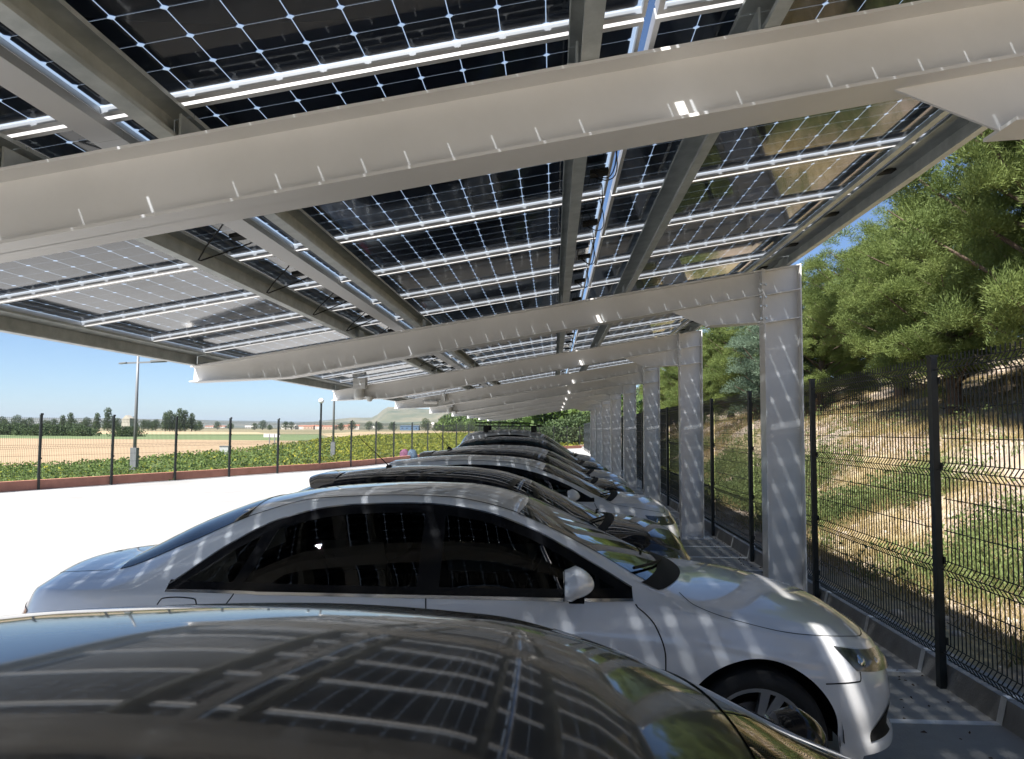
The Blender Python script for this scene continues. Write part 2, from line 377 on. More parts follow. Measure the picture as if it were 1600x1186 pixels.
for k in list(NB)[:-1]:
    ya, yb = BY0+SP*k+.103, BY0+SP*(k+1)-.103
    for i, (x, xb_, xt_) in enumerate(PUR):
        if (i,) not in cache: cache[(i,)] = sub_world(channel(x, xb_, xt_, BY0-.0, BY0+SP-.008), port).mesh('purlin', GALV)
        ob('purlin', cache[(i,)], port, (0, SP*k, 0))
        # cleats that hold the purlin on the beam
        if ('c', i) not in cache:
            m = MB(); xx = xb_+(.012 if xb_ > x else -.012)
            m.box(xx-.004, xx+.004, BY0-.085, BY0+.085, btop(xx)-.002, zmod(xx)-.03); m.box(xx-.035, xx+.035, BY0-.09, BY0+.09, btop(xx)-.001, btop(xx)+.006)
            cache[('c', i)] = sub_world(m, port).mesh('purlin_cleat', GALV)
        ob('purlin_cleat', cache[('c', i)], port, (0, SP*k, 0))
    if 'rail' not in cache:
        m = MB()
        for x0, x1 in ((-1.695, -1.588), (2.035, 2.085)):
            m.add([(x0, BY0, zmod(x0)-.008), (x1, BY0, zmod(x1)-.008), (x1, BY0, zmod(x1)-.04), (x0, BY0, zmod(x0)-.04),
                   (x0, BY0+SP-.002, zmod(x0)-.008), (x1, BY0+SP-.002, zmod(x1)-.008), (x1, BY0+SP-.002, zmod(x1)-.04), (x0, BY0+SP-.002, zmod(x0)-.04)],
                  [(0,3,2,1),(4,5,6,7),(0,1,5,4),(1,2,6,5),(2,3,7,6),(3,0,4,7)])
        sub_world(m, port); cache['rail'] = [MB(), MB()]
        for q in range(2):
            cache['rail'][q].add(m.v[q*8:q*8+8], [(0,3,2,1),(4,5,6,7),(0,1,5,4),(1,2,6,5),(2,3,7,6),(3,0,4,7)])
            cache['rail'][q] = cache['rail'][q].mesh('joint_rail', GALV if q else ALU)
    for q in range(2): ob('joint_rail', cache['rail'][q], port, (0, SP*k, 0))

# ---- solar panels: things that rest on the purlins.  Local x runs up the slope, y along the row, z up through the panel
PIT = .159; DM = 1.0149; PW = .990; ROWS = {'left': -3.597, 'middle': -1.612, 'right': .353}
LP = 1.952
FHT = .036
def m_frame():
    """walls round the laminate and a lip turned inwards at the bottom"""
    m = MB(); h = FHT+.003; w = .009; l = .028
    m.box(0, w, 0, PW, 0, h); m.box(LP-w, LP, 0, PW, 0, h); m.box(w, LP-w, 0, w, 0, h); m.box(w, LP-w, PW-w, PW, 0, h)
    m.box(w, .020, w, PW-w, 0, .002); m.box(LP-.014, LP-w, w, PW-w, 0, .002)
    m.box(.020, LP-.014, w, l, 0, .002); m.box(.020, LP-.014, PW-l, PW-w, 0, .002)
    return m.mesh('frame', ALU)
def m_glass():
    m = MB(); z = FHT-.004; m.add([(.0092, .0092, z), (LP-.0092, .0092, z), (LP-.0092, PW-.0092, z), (.0092, PW-.0092, z)], [(0, 1, 2, 3)])
    return m.mesh('glass', PVGLASS)
def m_cell(a=.1570, c=.012, t=.0012, b=.1557):
    h = a/2; g = b/2; p = [(-g, -h+c), (-g+c, -h), (g-c, -h), (g, -h+c), (g, h-c), (g-c, h), (-g+c, h), (-g, h-c)]
    m = MB(); m.prism(p, 0, t, 'z'); return m
def cell_xy(i, j): return (.0215+PIT*(i+.5), PW/2+PIT*(j-2.5))
def m_box():
    m = MB(); m.box(-.05, .05, -.04, .04, -.022, .0); m.box(-.02, .02, -.055, -.04, -.018, -.004); m.box(-.02, .02, .04, .055, -.018, -.004)
    return m.mesh('junction_box', BLACKPL)
ME_F, ME_G, ME_C, ME_B = m_frame(), m_glass(), m_cell().mesh('solar_cell', CELL), m_box()
allc = MB()
for i in range(12):
    for j in range(6):
        q = m_cell(); cx_, cy_ = cell_xy(i, j); q.v = [(v[0]+cx_, v[1]+cy_, v[2]+.0335) for v in q.v]; allc.add(q.v, q.f)
ME_ALL = allc.mesh('solar_cells', CELL)
def m_cable(seed):
    r = random.Random(seed); m = MB(); s = 1.0
    x0 = LP-.10
    pts = lambda y0, y1, dip, dx: [(x0+dx*4*t*(1-t)+.06*t, y0+(y1-y0)*t, -.012-dip*4*t*(1-t)) for t in [q/10 for q in range(11)]]
    m.tube(pts(.46, -.30, .10+.05*r.random(), .02), .0032, 5); m.tube(pts(.54, -.05, .07+.05*r.random(), .05), .0032, 5)
    return m.mesh('cable', BLACKPL)
CABS = [m_cable(s) for s in range(3)]
def m_loop(seed):
    """cable that dips from the panel to the purlin beside it"""
    r = random.Random(seed); m = MB()
    P = [(1.91, .66, -.004), (1.85, .62, -.03), (1.74, .55, -.075), (1.645, .49, -.112), (1.64, .47, -.112), (1.72, .40, -.07), (1.84, .30, -.03), (1.92, .22, -.004)]
    m.tube(P, .0045, 5); return m.mesh('cable', BLACKPL)
LOOPS = [m_loop(s) for s in range(2)]
rowtxt = {'left': 'outer left row', 'middle': 'middle row', 'right': 'right row'}
for j in range(-6, 39):
    for r, xr in ROWS.items():
        y0 = 4.6213+DM*(j-1)+.0125
        near = -3 <= j <= 3
        bay = math.floor((y0+.5-BY0)/SP)
        if j < -6: lab = f'solar panel of the {rowtxt[r]}, overhead behind the nearest white beam'
        elif j < -1: lab = f"{rowtxt[r]} solar panel {['just before the nearest white beam', 'second before the nearest white beam', 'third before the nearest white beam', 'fourth before the nearest white beam', 'fifth before the nearest white beam'][-2-j]}"
        else:
            b_ = max(0, bay); p_ = max(0, min(4, int(round((y0-(BY0+SP*b_))/DM))))
            lab = f'{rowtxt[r]} solar panel, {ordinal(p_)} one past the {ordinal(b_)} white beam'
        p = thing('solar_panel', lab, 'solar panel', (xr, y0, zmod(xr)), 0, 'solar panels of the carport roof')
        p.rotation_euler = (0, -SL, 0)
        ob('frame', ME_F, p); ob('glass', ME_G, p)
        if near:
            for a in range(12):
                for b in range(6):
                    cx_, cy_ = cell_xy(a, b); ob('solar_cell', ME_C, p, (cx_, cy_, .0335))
        else: ob('solar_cells', ME_ALL, p, kind='stuff')
        ob('junction_box', ME_B, p, (LP-.07, .5, 0.0))
        if -4 < j < 12:
            if r == 'middle' and (j+1) % 5: ob('cable', CABS[j % 3], p)
            if r == 'left': ob('cable', LOOPS[0], p)
# ================================================================== FENCES
FX = 2.684; FY0 = 5.578; FS = 2.5377; FH = 2.295
FOLDS = [.25, .82, 1.50, 2.20]                     # heights of the V folds
def mesh_panel(L, H0=.19, H1=2.30, pitch=.05, r=.0031, name='mesh_panel', folds=FOLDS, extra=(.45, .62, 1.08, 1.30, 1.72, 1.93), dirn=-1):
    """welded wire panel along +y from 0..L, wires as square bars; folds bulge towards -x"""
    m = MB()
    prof = [(0, H0)]
    for z in folds: prof += [(0, z-.05), (dirn*.034, z), (0, z+.05)]
    prof += [(0, H1)]
    V = []; Fc = []
    n = int(L/pitch); ys = (np.arange(n)+.5)*L/n
    for y in ys:
        o = len(V)
        for (x, z) in prof: V += [(x-r, y-r, z), (x+r, y-r, z), (x+r, y+r, z), (x-r, y+r, z)]
        for i in range(len(prof)-1):
            a = o+i*4
            for k in range(4): Fc.append((a+k, a+(k+1) % 4, a+4+(k+1) % 4, a+4+k))
    for z, x in [(z, 0) for z in extra]+[(z+d, xx) for z in folds for d, xx in ((-.05, 0), (0, dirn*.034), (.05, 0))]:
        x += -dirn*-.005; q = .003; o = len(V)
        V += [(x-q, 0, z-q), (x+q, 0, z-q), (x+q, 0, z+q), (x-q, 0, z+q), (x-q, L, z-q), (x+q, L, z-q), (x+q, L, z+q), (x-q, L, z+q)]
        Fc += [(o, o+1, o+5, o+4), (o+1, o+2, o+6, o+5), (o+2, o+3, o+7, o+6), (o+3, o, o+4, o+7)]
    return np_mesh(name, V, np.array(Fc), GREENSTEEL)
def post_mesh(h, w=.062, d=.045):
    m = MB(); m.box(-d/2, d/2, -w/2, w/2, 0, h); m.box(-d/2-.006, d/2+.006, -w/2-.004, w/2+.004, h-.003, h+.012)
    for z in (.3, .85, 1.5, 2.1): m.box(d/2, d/2+.012, -w/2-.012, w/2+.012, z, z+.05)
    return m.mesh('post', GREENSTEEL)
rf = thing('mesh_fence', 'dark welded mesh fence on the kerb beside the carport columns', 'fence', (FX, FY0, 0))
PM, PN = post_mesh(FH), mesh_panel(FS-.06)
for k in range(-5, 25):
    ob('post', PM, rf, (0, FS*k, 0)); ob('mesh_panel', PN, rf, (.042, FS*k+.03, 0))

# left boundary: low terracotta wall with a mesh fence on it, following the edge of the paving
terra = mat('terracotta painted wall', (.50, .23, .16), .85, noise=(3, (.40, .175, .12), .8, 8), bump=(40, .2))
wall = thing('low_wall', 'long low terracotta coloured wall along the edge of the white paving', 'wall', (WALL[2][0], WALL[2][1], 0))
lf = thing('mesh_fence', 'thin dark mesh fence standing on the low terracotta wall', 'fence', (WALL[2][0], WALL[2][1], 0))
WH = .27
LPOST = post_mesh(2.1, .06, .06)
cum = 0; posts = []
for (a, b) in zip(WALL[:-1], WALL[1:]):
    A, B = Vector((*a, 0)), Vector((*b, 0)); d = (B-A).normalized(); nrm_ = Vector((-d.y, d.x, 0))
    P = [A-nrm_*0, B-nrm_*0, B+nrm_*.16, A+nrm_*.16]
    m = MB(); m.prism([(p.x-wall.location.x, p.y-wall.location.y) for p in P], -.06, WH, 'z'); ob('wall_section', m.mesh('wall_section', terra), wall)
# posts at the places seen in the photograph, then on at the same spacing
seen = [(-14.484, 21.007), (-13.583, 23.064), (-12.694, 25.283), (-11.741, 27.391), (-10.791, 29.683), (-9.943, 32.332), (-9.27, 34.9), (-8.75, 37.6), (-8.4, 40.2), (-7.95, 43.), (-7.5, 45.7)]
pre = []; x, y = seen[0]
for i in range(14): x -= .93; y -= 2.25; pre.append((x, y))
post_pts = pre[::-1]+seen
x, y = seen[-1]
for i in range(14):
    q = (-4+7.8)/(62-44) if y < 62 else 10/18; n_ = math.hypot(q, 1); x += q/n_*2.6; y += 2.6/n_; post_pts.append((x, y))
panel_cache = {}
for i, (x, y) in enumerate(post_pts):
    if i+1 < len(post_pts):
        x2, y2 = post_pts[i+1]; L = math.hypot(x2-x, y2-y); an = math.atan2(-(x2-x), y2-y)
    o = ob('post', LPOST, lf, (x-lf.location.x, y-lf.location.y, .0)); o.rotation_euler = (0, 0, an)
    if i+1 < len(post_pts):
        key = round(L, 1)
        if key not in panel_cache: panel_cache[key] = mesh_panel(L, .30, 2.04, .05, .0022, 'mesh_panel', [.42, 1.2, 1.96], (.7, .95, 1.5, 1.75), 1)
        o = ob('mesh_panel', panel_cache[key], lf, (x-lf.location.x, y-lf.location.y, 0)); o.rotation_euler = (0, 0, an)
# ================================================================== CARS
def pchip(pts):
    xs = np.array([p[0] for p in pts], float); ys = np.array([p[1] for p in pts], float)
    h = np.diff(xs); d = np.diff(ys)/h; m = np.zeros(len(xs)); m[0] = d[0]; m[-1] = d[-1]
    for i in range(1, len(xs)-1):
        if d[i-1]*d[i] > 0:
            w1 = 2*h[i]+h[i-1]; w2 = h[i]+2*h[i-1]; m[i] = (w1+w2)/(w1/d[i-1]+w2/d[i])
    def f(x):
        x = np.clip(np.asarray(x, float), xs[0], xs[-1]); i = np.clip(np.searchsorted(xs, x)-1, 0, len(xs)-2)
        t = (x-xs[i])/h[i]; t2 = t*t; t3 = t2*t
        return (2*t3-3*t2+1)*ys[i]+(t3-2*t2+t)*h[i]*m[i]+(-2*t3+3*t2)*ys[i+1]+(t3-t2)*h[i]*m[i+1]
    return f

class CarShape:
    def __init__(s, sp):
        s.sp = sp; s.xf, s.xr, s.W = sp['xf'], sp['xr'], sp['W']
        s.zt, s.zr, s.yr, s.zs, s.ys = (pchip(sp[k]) for k in ('zt', 'zr', 'yr', 'zs', 'ys'))
        s.R = sp.get('arch', .375); s.wx = sp['wheels']; s.wz = sp.get('tyre', .325)
        s.rock = sp.get('rock', .23)
    def pl(s, x):
        u = np.where(x > 0, x/s.xf, x/s.xr); n = s.sp.get('pn', 13)
        return np.clip(1-np.abs(np.clip(u, -1, 1))**n, 0, 1)**.42
    def low(s, x):
        z = np.full_like(x, s.rock)
        z = np.where(x > s.wx[0]+.5, s.rock+.02, z)
        for w in s.wx:
            d = s.R**2-(x-w)**2; z = np.where(d > 0, np.maximum(z, s.wz+np.sqrt(np.maximum(d, 0))), z)
        return z
    def base(s, x, v):
        zt, zr, yr, zs, ys = s.zt(x), s.zr(x), s.yr(x), s.zs(x), s.ys(x)
        a = np.clip(np.abs(v)/.6, 0, 1); y1 = yr*a; z1 = zt-(zt-zr)*a**2.3
        t = np.clip((v-.6)/.4, 0, 1); y2 = yr+(ys-yr)*t+.018*4*t*(1-t)*np.clip((zr-zs)/.3, 0, 1); z2 = zr+(zs-zr)*t
        low = s.low(x); q = np.clip(v-1, 0, 1); z3 = zs+(low-zs)*q
        hw = s.W/2
        k = [(-.40, hw-.10), (-.16, hw-.055), (0, hw-.02), (.15, hw), (.3, hw-.004), (.42, hw-.012)]
        # half width below the shoulder: as a function of the drop from the shoulder and the height
        drop = zs-z3
        g = ys+(hw-ys)*np.clip(drop/.16, 0, 1)**.7
        g = g-np.clip((.50-z3)/.3, 0, 1)**2*.055
        crease = .008*np.exp(-((drop-.10)/.02)**2)
        y3 = g+crease
        y = np.where(v <= .6, y1, np.where(v <= 1, y2, y3)); z = np.where(v <= .6, z1, np.where(v <= 1, z2, z3))
        return y*s.pl(x), z
    def P(s, x, v):
        x = np.asarray(x, float); v = np.asarray(v, float)+0*x; x = x+0*v
        w = .045; Y = 0; Z = 0; ks = np.linspace(-1, 1, 7)
        lim = np.minimum(w, np.maximum(2-v, 0))     # keep the lower edge sharp
        for k in ks:
            vv = v+k*lim; y, z = s.base(x, np.abs(vv)); Y = Y+np.where(vv < 0, -y, y); Z = Z+z
        Y /= 7; Z /= 7
        sf = s.sp.get('fshift', [(.0, .10), (.3, .015), (.45, 0), (.6, .035), (.8, .12), (1.3, .2)])
        sr = s.sp.get('rshift', [(.0, .08), (.35, .015), (.5, 0), (.7, .04), (1.0, .10), (1.4, .14)])
        f = pchip(sf)(Z)*smooth(.62, 1, x/s.xf); r = pchip(sr)(Z)*smooth(.7, 1, x/s.xr)
        X = x-np.where(x > 0, f, -r)
        return np.stack([X, Y, Z], -1)
    def N(s, x, v):
        e = 1e-3; a = s.P(x+e, v)-s.P(x-e, v); b = s.P(x, v+e)-s.P(x, v-e)
        n = np.cross(a, b); l = np.linalg.norm(n, axis=-1, keepdims=True); return n/np.maximum(l, 1e-9)
    def vz(s, x, z):
        """v of height z on the side"""
        zr, zs, low = s.zr(x), s.zs(x), s.low(np.asarray(x, float))
        return np.where(z >= zs, .6+.4*(zr-z)/np.maximum(zr-zs, 1e-4), 1+(zs-z)/np.maximum(zs-low, 1e-4))
    def vy(s, x, y): return .6*np.asarray(y)/s.yr(x)

def patch(cs, X, Vv, off, side, name, m, smooth_=True, thick=0):
    """sheet following the body surface; X, Vv 2-D arrays of surface coordinates"""
    p = cs.P(X, Vv); n = cs.N(X, Vv); n[..., :] *= np.where(n[..., 1:2]*1 < -2, -1, 1)
    p = p+n*off
    if side < 0: p[..., 1] *= -1
    a, b = X.shape; idx = np.arange(a*b).reshape(a, b)
    q = np.stack([idx[:-1, :-1], idx[1:, :-1], idx[1:, 1:], idx[:-1, 1:]], -1).reshape(-1, 4)
    if side < 0: q = q[:, ::-1]
    return np_mesh(name, p.reshape(-1, 3), q, m, smooth_)
def ribbon(cs, X, Vv, w, off, side, name, m):
    X = np.asarray(X, float); Vv = np.asarray(Vv, float); p = cs.P(X, Vv); n = cs.N(X, Vv)
    t = np.gradient(p, axis=0); t /= np.maximum(np.linalg.norm(t, axis=1, keepdims=True), 1e-9); c = np.cross(n, t)
    a = p+c*w/2+n*off; b = p-c*w/2+n*off; V = np.stack([a, b], 1)
    if side < 0: V[..., 1] *= -1
    k = len(X); f = np.array([(2*i, 2*i+1, 2*i+3, 2*i+2) for i in range(k-1)])
    if side < 0: f = f[:, ::-1]
    return np_mesh(name, V.reshape(-1, 3), f, m, True)
def join_np(meshes):
    V = []; Fc = []; o = 0
    for v, f in meshes: V.append(v); Fc.append(f+o); o += len(v)
    return np.concatenate(V), np.concatenate(Fc)
def md(me):
    v = np.zeros(len(me.vertices)*3, np.float32); me.vertices.foreach_get('co', v)
    f = np.array([list(p.vertices) for p in me.polygons]); return v.reshape(-1, 3), f
def lin(a, b, n): return np.linspace(a, b, n)

PAINT = {}
def paint(name, col, metal=0., rough=.3):
    return mat(name, col, rough, metal, coat=1.0, spec=.5 if max(col) > .1 else .05, noise=(2.2, tuple(c*.93 for c in col), .6), coords='Object')
WGLASS = glass_mat('car side glass', (.12, .15, .145), 1.4, .0)
DGLASS = glass_mat('privacy glass', (.06, .07, .072), 1.36, .0)
FGLASS = glass_mat('windshield glass', (.30, .36, .33), 1.5, .0, .01)
CLEARL = glass_mat('lamp lens', (.85, .87, .88), 1.45, .0, .01)
FRIT = mat('black gloss trim', (.006, .006, .007), .14, spec=.3)
RUBBER = mat('tyre rubber', (.018, .018, .018), .8, bump=(60, .2))
LAMPIN = mat('lamp housing', (.20, .20, .19), .3, .6, noise=(14, (.05, .05, .05), .9))
GAP = mat('panel gap', (.004, .004, .004), .8)
CHROME = mat('chrome', (.75, .75, .75), .12, 1.0)
RIM = mat('alloy wheel', (.52, .53, .55), .28, .85)
REDL = mat('red lamp', (.35, .006, .01), .15, coat=1.)
SEAT = mat('dark upholstery', (.035, .035, .038), .85)

def wheel_mesh(R=.325, w=.225, rim=.235, spokes=5):
    ty = MB(); h = w/2
    ty.lathe([(rim, -h*.78), (rim+.02, -h*.98), (R-.045, -h*1.02), (R-.015, -h*.9), (R, -h*.68), (R, h*.68), (R-.015, h*.9), (R-.045, h*1.02), (rim+.02, h*.98), (rim, h*.78)], 48, axis='y')
    tm = auto_smooth(ty.mesh('tyre', RUBBER), 40)
    r = MB(); r.lathe([(rim+.004, -h*.8), (rim+.006, -h*.84), (rim-.012, -h*.82), (rim-.02, -h*.3), (rim-.02, h*.8)], 48, axis='y')
    r.lathe([(0, -h*.48), (.033, -h*.5), (.038, -h*.42), (.06, -h*.40), (.06, -h*.2), (0, -h*.2)], 24, axis='y')
    for k in range(spokes):
        for dd in (-.16, .16):
            a = 2*math.pi*k/spokes+math.pi/2+dd
            a0 = 2*math.pi*k/spokes+math.pi/2+dd*.7
            c0 = Vector((math.cos(a0)*.045, 0, math.sin(a0)*.045)); c1 = Vector((math.cos(a)*(rim-.014), 0, math.sin(a)*(rim-.014)))
            s = (c1-c0).normalized().cross(Vector((0, 1, 0)))
            V = []
            for c, wd, yy, tk in ((c0, .016, -h*.44, .05), (c1, .022, -h*.70, .03)):
                for q, t in ((-1, 0), (1, 0), (1, tk), (-1, tk)): V.append(c+s*q*wd+Vector((0, yy+t, 0)))
            r.add(V, [(0, 1, 2, 3), (7, 6, 5, 4), (0, 4, 5, 1), (1, 5, 6, 2), (2, 6, 7, 3), (3, 7, 4, 0)])
    rm = auto_smooth(r.mesh('rim', RIM), 40)
    d = MB(); d.lathe([(0, h*.0), (.15, h*.0), (.15, h*.12), (0, h*.12)], 32, axis='y')
    return tm, rm, d.mesh('brake_disc', mat('brake steel', (.22, .21, .2), .4, .8))
WHEELS = wheel_mesh()

def rounded_box(cx, cy, cz, sx, sy, sz, b=.04, tilt=0.):
    bm = bmesh_new(); return None
import bmesh
def rbox(name, m, c, s, b=.04, tilt=0., seg=3):
    bm = bmesh.new(); bmesh.ops.create_cube(bm, size=1)
    for v in bm.verts: v.co = Vector((v.co.x*s[0], v.co.y*s[1], v.co.z*s[2]))
    bmesh.ops.bevel(bm, geom=list(bm.edges), offset=b, segments=seg, profile=.5, affect='EDGES')
    R_ = Matrix.Rotation(tilt, 4, 'Y')
    for v in bm.verts: v.co = R_ @ v.co + Vector(c)
    me = bpy.data.meshes.new(name); bm.to_mesh(me); bm.free(); me.materials.append(m); me.polygons.foreach_set('use_smooth', [True]*len(me.polygons)); return me

def build_car(sp, loc, label, cat='car', group='cars parked side by side under the carport', name='parked_car'):
    cs = CarShape(sp); root = thing(name, label, cat, loc, 0, group)
    pm_ = sp['paint']; A = []
    # ---- body shell
    nst = sp.get('nst', 150); nside = 46 if nst > 120 else 20
    s = np.linspace(0, 1, nst); ff = 1-(1-s)**2.2
    xs = np.concatenate([-(-sp['xr'])*ff[::-1], sp['xf']*ff[1:]])
    extra = []
    for w in sp['wheels']: extra += list(w+cs.R*np.cos(np.linspace(0, np.pi, 30)))+[w-cs.R-.0005, w+cs.R+.0005]
    xs = np.unique(np.round(np.concatenate([xs, extra]), 4))
    v = np.concatenate([np.linspace(0, .5, 16), np.linspace(.512, .6, 14), np.linspace(.61, .92, nside), np.linspace(.935, 1.08, 14), np.linspace(1.1, 2, 22)])
    X, Vv = np.meshgrid(xs, v, indexing='ij'); p = cs.P(X, Vv)
    xm = (xs[:-1]+xs[1:])/2; vm = (v[:-1]+v[1:])/2; XM, VM = np.meshgrid(xm, vm, indexing='ij')
    pmid = cs.P(XM, VM); keep = np.ones(XM.shape, bool)
    dlo = sp['dlo']; dt, db = pchip(dlo['top']), pchip(dlo['bot']); x0, x1 = dlo['x']; mg = .008
    if sp.get('side_glass', True):
        ins = (XM > x0+mg) & (XM < x1-mg) & (VM > .6) & (VM < 1) & (pmid[..., 2] < dt(XM)-mg) & (pmid[..., 2] > db(XM)+mg); keep &= ~ins
    ws = sp['ws']; wside = ws.get('side', .925)
    def wsx(fn, y): return fn[0]-fn[1]*np.asarray(y)**2
    yy = pmid[..., 1]
    insw = (VM < .6*wside-.02) & (XM > wsx(ws['head'], yy)+mg) & (XM < wsx(ws['cowl'], yy)-mg); keep &= ~insw
    rw = sp.get('rw')
    if rw:
        rside = rw.get('side', .9); insr = (VM < .6*rside-.02) & (XM < wsx(rw['head'], yy)-mg) & (XM > wsx(rw['base'], yy)+mg); keep &= ~insr
    a, b = X.shape; idx = np.arange(a*b).reshape(a, b)
    q = np.stack([idx[:-1, :-1], idx[:-1, 1:], idx[1:, 1:], idx[1:, :-1]], -1)[keep]
    V1 = p.reshape(-1, 3); V2 = V1.copy(); V2[:, 1] *= -1
    V2[np.abs(V1[:, 1]) < 1e-6]
    me = np_mesh('body', np.concatenate([V1, V2]), np.concatenate([q[:, ::-1], q+len(V1)]), pm_, True)
    bm = bmesh.new(); bm.from_mesh(me); bmesh.ops.remove_doubles(bm, verts=bm.verts, dist=1e-4)
    bmesh.ops.dissolve_degenerate(bm, edges=bm.edges, dist=1e-5); bmesh.ops.recalc_face_normals(bm, faces=bm.faces)
    bm.to_mesh(me); bm.free(); me.polygons.foreach_set('use_smooth', [True]*len(me.polygons))
    # fold the lower edge inwards so the sheet has an edge
    body = ob('body', me, root)
    # ---- arch liners, floor and tub
    lin_ = MB(); hw = sp['W']/2
    for w in sp['wheels']:
        n = 20; R = cs.R+.006
        for sd in (-1, 1):
            V = []
            for k in range(n+1):
                t = math.pi*(k/n); V += [(w+R*math.cos(t), sd*(hw-.035), cs.wz+R*math.sin(t)), (w+R*math.cos(t), sd*(hw-.40), cs.wz+R*math.sin(t))]
            lin_.add(V, [(2*k, 2*k+1, 2*k+3, 2*k+2) for k in range(n)])
            V = [(w, sd*(hw-.40), cs.wz)]+[(w+R*math.cos(math.pi*k/n), sd*(hw-.40), cs.wz+R*math.sin(math.pi*k/n)) for k in range(n+1)]
            lin_.add(V, [(0, k+1, k+2) for k in range(n)])
    fb, rb = sp['wheels'][0], sp['wheels'][1]
    lin_.box(rb+.42, fb-.42, -hw+.10, hw-.10, .17, .25)
    lin_.box(fb-.42, sp['xf']-.35, -hw+.42, hw-.42, .19, .26); lin_.box(sp['xr']+.35, rb+.42, -hw+.42, hw-.42, .19, .26)
    ob('underbody', lin_.mesh('underbody', BLACKPL), root)
    if sp.get('interior', True):
        t = MB(); zb = .80
        xa, xb = ws['cowl'][0]-.22, rb+.15
        t.box(xb, xa, -hw+.12, hw-.12, .30, .34); t.box(xa-.04, xa+.0, -hw+.12, hw-.12, .34, zb+.06)
        t.box(xb-.03, xb, -hw+.12, hw-.12, .34, zb+.05)
        for sd in (-1, 1): t.box(xb, xa, min(sd*(hw-.14), sd*(hw-.12)), max(sd*(hw-.14), sd*(hw-.12)), .34, zb-.02)
        ob('interior_tub', t.mesh('interior_tub', SEAT), root)
        for sd in (-.36, .36):
            se = MB(); xs_ = sp.get('seat', .05)
            o_ = ob('front_seat', rbox('front_seat', SEAT, (xs_-.16, sd, .78), (.14, .46, .62), .05, -.22), root)
            ob('headrest', rbox('headrest', SEAT, (xs_-.27, sd, 1.13), (.09, .25, .17), .035, -.15), o_)
            ob('seat_cushion', rbox('seat_cushion', SEAT, (xs_+.12, sd, .50), (.5, .48, .16), .05), o_)
        o_ = ob('rear_seat', rbox('rear_seat', SEAT, (xs_-.98, 0, .78), (.14, 1.25, .58), .05, -.3), root)
        for sd in (-.38, .38): ob('headrest', rbox('headrest', SEAT, (xs_-1.08, sd, 1.08), (.08, .24, .13), .03, -.2), o_)
        ob('dashboard', rbox('dashboard', BLACKPL, (xs_+.78, 0, .86), (.42, hw*1.68, .16), .05), root)
        sw = MB(); n = 20; cx = xs_+.48
        sw.tube([(cx+.06*math.sin(2*math.pi*k/n)*1, .36+.18*math.cos(2*math.pi*k/n), .90+.17*math.sin(2*math.pi*k/n)) for k in range(n+1)], .014, 6, cap=False)
        sw.box(cx-.01, cx+.02, .20, .52, .89, .91)
        ob('steering_wheel', sw.mesh('steering_wheel', BLACKPL), root)
    # ---- side windows: black surround, panes, chrome
    def side_quad(xa, xb, fa, fb_, n=40, k=10):
        """pane between the x borders (slanted lines x=f(z)); returns X,V arrays"""
        T, Ss = np.meshgrid(np.linspace(0, 1, k), np.linspace(0, 1, n), indexing='ij')
        xl = xa+(xb-xa)*Ss; zb_, zt_ = db(xl), dt(xl)
        z = zb_+(zt_-zb_)*T
        # slant the ends
        lean_a, lean_b = fa, fb_
        h = (z-zb_); xl2 = xl+h*(lean_a*(1-Ss)+lean_b*Ss)
        xl2 = np.clip(xl2, x0, x1); zb2, zt2 = db(xl2), dt(xl2); z2 = zb2+(zt2-zb2)*T
        return xl2, cs.vz(xl2, z2)
    for sd in ((-1, 1) if sp.get('side_glass', True) else ()):
        xx = np.linspace(x0, x1, 120); g = .038
        # surround ring: bottom and top strips
        for nm, zf in (('b', lambda x: (db(x)-.006, db(x)+g)), ('t', lambda x: (np.maximum(dt(x)-g, db(x)), dt(x)+.010))):
            T, Ss = np.meshgrid([0, .5, 1], xx, indexing='ij'); za, zb_ = zf(Ss); z = za+(zb_-za)*T
            ob('window_surround', patch(cs, Ss, cs.vz(Ss, z), .0022, sd, 'window_surround', FRIT), root)
        for (xp, wd, lean) in dlo['pillars']:
            X_p, V_p = side_quad(xp-wd/2, xp+wd/2, lean, lean, 4, 10)
            ob('door_pillar', patch(cs, X_p, V_p, .0030, sd, 'door_pillar', FRIT), root)
        cuts = [x0]+[c for c in dlo['pillars']]+[x1]
        edges = [(x0, 0)]+[e for (xp, wd, lean) in dlo['pillars'] for e in ((xp-wd/2, lean), (xp+wd/2, lean))]+[(x1, 0)]
        for i in range(0, len(edges), 2):
            X_p, V_p = side_quad(edges[i][0], edges[i+1][0], edges[i][1], edges[i+1][1])
            dark = sp.get('privacy', 1) and (edges[i+1][0] < sp.get('dark_to', -.3))
            ob('side_window', patch(cs, X_p, V_p, .0012, sd, 'side_window', DGLASS if dark else sp.get('sideglass', WGLASS)), root)
        if sp.get('chrome', False):
            ob('chrome_strip', ribbon(cs, xx, cs.vz(xx, db(xx)-.010), .016, .005, sd, 'chrome_strip', CHROME), root)
            ob('chrome_strip', ribbon(cs, xx, cs.vz(xx, dt(xx)+.012), .008, .004, sd, 'chrome_strip', CHROME), root)
    # ---- windshield / rear window
    def screen(fa, fb_, side, off, shrink=0., n=24, k=24):
        T, Ss = np.meshgrid(np.linspace(0, 1, k), np.linspace(-1, 1, n), indexing='ij')
        x_ = fa[0]+(fb_[0]-fa[0])*T
        for _ in range(3):
            y_ = Ss*cs.yr(x_)*side; xa, xb = wsx(fa, y_), wsx(fb_, y_); x_ = xa+(xb-xa)*(shrink+(1-2*shrink)*T)
        y_ = Ss*cs.yr(x_)*side*(1-shrink*1.2); return x_, y_
